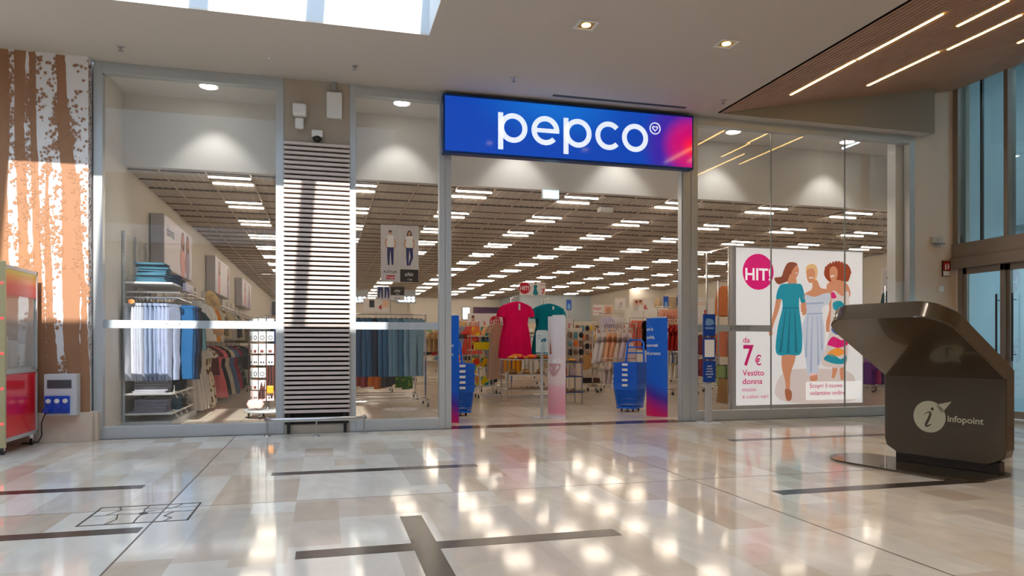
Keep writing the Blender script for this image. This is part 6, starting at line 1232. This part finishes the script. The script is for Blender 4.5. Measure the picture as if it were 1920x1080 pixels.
# ------------------------------------------------------------ info point
t = thing('info_desk', 'folded dark bronze info stand lettered infopoint at the right foreground', 'info stand', (5.375, -3.80, 0), math.atan2(-.959, .282))
M_br = mat('bronze_lacquer', (70, 57, 40), .2, .1, coat=.5, spec=.5)
WI = 1.09
def slab():
    m = MB(); th_ = .15; d = Vector((0, -.887, .461)); nup = Vector((0, .461, .887)); Lu = 1.14
    pr = []
    for i in range(13): s = i/12; pr.append((Vector((0, 0, .10+.75*s)), Vector((0, th_, .10+.83*s)), 'lo', .75*(s)))
    for i in range(1, 57): s = 1-(1-i/56)**1.7; f = Vector((0, 0, .85))+d*(Lu*s); b = Vector((0, th_, .93))*(1-min(1, s*6))+(f+nup*th_)*min(1, s*6) if s < 1/6 else f+nup*th_; pr.append((f, b, 'up', Lu*(1-s)))
    n = 24; rows = []
    for f, b, wh, dist in pr:
        r_ = .13 if wh == 'lo' else .25; ins = 0
        if dist < r_: ins = r_-math.sqrt(max(0, r_*r_-(r_-dist)**2))
        rows.append((f, b, ins))
    R_ = []
    for f, b, ins in rows:
        x0, x1 = ins, WI-ins; c = .012
        ringp = [Vector((x0+c, 0, 0))+f, Vector((x1-c, 0, 0))+f, Vector((x1, 0, 0))+f.lerp(b, .08), Vector((x1, 0, 0))+f.lerp(b, .92), Vector((x1-c, 0, 0))+b, Vector((x0+c, 0, 0))+b, Vector((x0, 0, 0))+f.lerp(b, .92), Vector((x0, 0, 0))+f.lerp(b, .08)]
        R_.append(ringp)
    m.loft(R_, 0, smooth=False); return m
slab().build('folded_panel', M_br, t)
m = MB(); bp = []
for a, b in (((-.50, -.50), (1.13, -.50)), ((1.13, .22), (-.50, .22))): pass
cs = [(-.08, -.12, .36, math.pi, 1.5*math.pi), (.82, -.30, .26, 1.5*math.pi, 2*math.pi), (.92, .08, .16, 0, .5*math.pi), (-.22, .0, .22, .5*math.pi, math.pi)]
for cx_, cy_, r_, a0, a1 in cs: bp += [(cx_+r_*math.cos(a0+(a1-a0)*q/8), cy_+r_*math.sin(a0+(a1-a0)*q/8)) for q in range(9)]
n = len(bp); m.add([(p[0], p[1], 0) for p in bp]+[(p[0], p[1], .018) for p in bp], [tuple(range(n))[::-1], tuple(range(n, 2*n))]+[(k, (k+1) % n, n+(k+1) % n, n+k) for k in range(n)], 0); m.build('base_plate', M_br, t)
m = MB(); m.rbox(.10, .03, .018, 1.02, .13, .12, .006); m.build('plinth', mat('bronze_dark', (46, 38, 32), .3, .3), t)
m = MB(); cr = .148; cc = (.44, .475); m.flat(ell(cc[0], cc[1], cr, cr*1.0, 40), -.002, 0); m.flat([(cc[0]+.06, cc[1]+.117), (cc[0]+.20, cc[1]+.155), (cc[0]+.115, cc[1]+.04)], -.002, 0)
m.flat(ell(cc[0]+.028, cc[1]+.075, .014, .016, 16), -.003, 1)
m.strip(smoothline([(cc[0]-.045, cc[1]+.02), (cc[0]-.015, cc[1]+.04), (cc[0]+.012, cc[1]+.038), (cc[0]+.0, cc[1]-.01), (cc[0]-.03, cc[1]-.075), (cc[0]-.02, cc[1]-.09), (cc[0]+.02, cc[1]-.07)]), [.006+.018*math.sin(math.pi*min(1, max(0, (q-4)/26))) for q in range(31)], -.003, 1)
text(m, 'infopoint', cc[0]+.165, cc[1]-.03, .058, -.002, 0, 'l', .02, width=.305)
m.build('lettering', [mat('info_cream', (206, 196, 164), .5), M_br], t)

# ------------------------------------------------------------ prize machine at the left edge
t = thing('prize_machine', 'red and silver glass fronted prize machine at the left edge', 'vending machine', (-3.62, -.74, 0)); m = MB()
x0, x1, y0, y1, z0, zt = -.42, .42, -.45, .42, .13, 1.98
for (xa, ya) in ((x0, y0), (x1-.03, y0), (x0, y1-.03), (x1-.03, y1-.03)): m.rbox(xa, ya, z0, xa+.03, ya+.03, zt, .003)
for z_ in (z0, .84, zt-.03):
    m.rbox(x0, y0, z_, x1, y0+.03, z_+.04, .003); m.rbox(x0, y1-.03, z_, x1, y1, z_+.04, .003); m.rbox(x0, y0, z_, x0+.03, y1, z_+.04, .003); m.rbox(x1-.03, y0, z_, x1, y1, z_+.04, .003)
m.build('frame', M_alu, t)
m = MB(); m.box(x0+.03, y0+.012, z0+.04, x1-.012, y1-.012, .84); m.build('lower_cabinet', mat('machine_red', (226, 10, 40), .18, coat=.5), t)
m = MB(); m.box(x0+.03, y0+.02, zt-.30, x1-.006, y1-.01, zt-.03); m.build('marquee', gradmat('marquee_print', [(0, (200, 30, 50)), (.4, (220, 60, 50)), (.75, (230, 150, 40)), (1, (220, 210, 60))], rough=.3, warp=.0), t)
m = MB(); m.box(x1-.02, y0+.03, .88, x1-.016, y1-.03, zt-.30); m.build('glass', M_glass, t); m = MB(); m.box(x0+.03, y0+.02, .88, x1-.03, y0+.024, zt-.30); m.build('front_glass', M_glass, t)
m = MB(); m.box(x0+.03, y1-.04, .88, x1-.03, y1-.02, zt-.30); m.box(x0+.03, y0+.03, .87, x1-.03, y1-.03, .90); m.build('inner_wall', M_white, t)
for k, (xx, yy2, hh2) in enumerate(((.26, -.25, .34), (.26, .0, .30), (.26, .22, .26))): m = MB(); m.rbox(xx-.1, yy2-.09, .90, xx+.08, yy2+.09, .90+hh2, .01); m.build('prize_box', M_wplas, t)
m = MB(); m.rbox(x1-.045, y0-.035, z0-.05, x1+.012, y0, zt+.04, .004); m.build('lamp_profile', mat('profile_brass', (190, 180, 140), .4, .4), t)
for k in range(5): m = MB(); m.lathe([(.012, 0), (.009, .004), (.002, .006)], n=10); o = m.build('red_lamp', emis('led_red', (255, 30, 40), 6), t, (x1-.015, y0-.036, .33+k*.365)); o.rotation_euler = (R(90), 0, 0)
for sx_ in (-1, 1):
    for sy_ in (-1, 1): castor(t, sx_*.38, -.02+sy_*.38, z0)
# socket box and cable
p0, p1 = atY(92, 778, MY), atY(152, 700, MY); t = thing('socket_box', 'grey wall box with three blue power sockets on the tree print wall', 'socket box', ((p0.x+p1.x)/2, MY-.075, p0.z)); w_, h_ = (p1.x-p0.x)/2, p1.z-p0.z
m = MB(); m.rbox(-w_, -.09, 0, w_, .065, h_, .008); m.build('case', mat('box_grey', (196, 198, 202), .5), t)
m = MB(); m.rbox(-w_+.035, -.096, h_*.66, w_-.05, -.0905, h_*.86, .002); m.build('fuse_window', mat('smoked_plastic', (70, 74, 80), .2), t)
for k in range(3):
    xc = -w_+.055+k*(w_*2-.075)/3; so = MB(); so.rbox(xc-.043, -.115, .03, xc+.043, -.0905, h_*.48, .006); s_ = so.build('socket', mat('socket_blue', (20, 70, 180), .35), t)
    q = MB(); q.prism(ell(xc, h_*.36, .026, .026, 20), -.125, -.115, 0); q.rbox(xc-.006, -.130, h_*.36-.02, xc+.006, -.125, h_*.36+.02, .002); q.build('dial', M_wplas, s_); q = MB(); q.prism(ell(xc, h_*.15, .030, .028, 20), -.13, -.115, 0); q.build('cap', mat('socket_blue2', (16, 60, 160), .3), s_)
m = MB(); m.prism(ell(-w_+.055, h_*.15, .035, .028, 16), -.2, -.131, 0); m.build('plug', mat('socket_blue2', (16, 60, 160), .3), t)
m = MB(); xk = t.location.x-w_+.055; zk = p0.z+h_*.15; m.tube([(xk, -.40, zk), (xk-.02, -.42, zk-.05), (xk-.06, -.40, .25), (xk-.08, -.33, .10), (xk-.13, -.29, .02), (xk-.30, -.285, .009)], .007, n=8); tag(m.build('power_cable', M_rub), 'black power cable from the blue sockets down to the floor', 'cable')
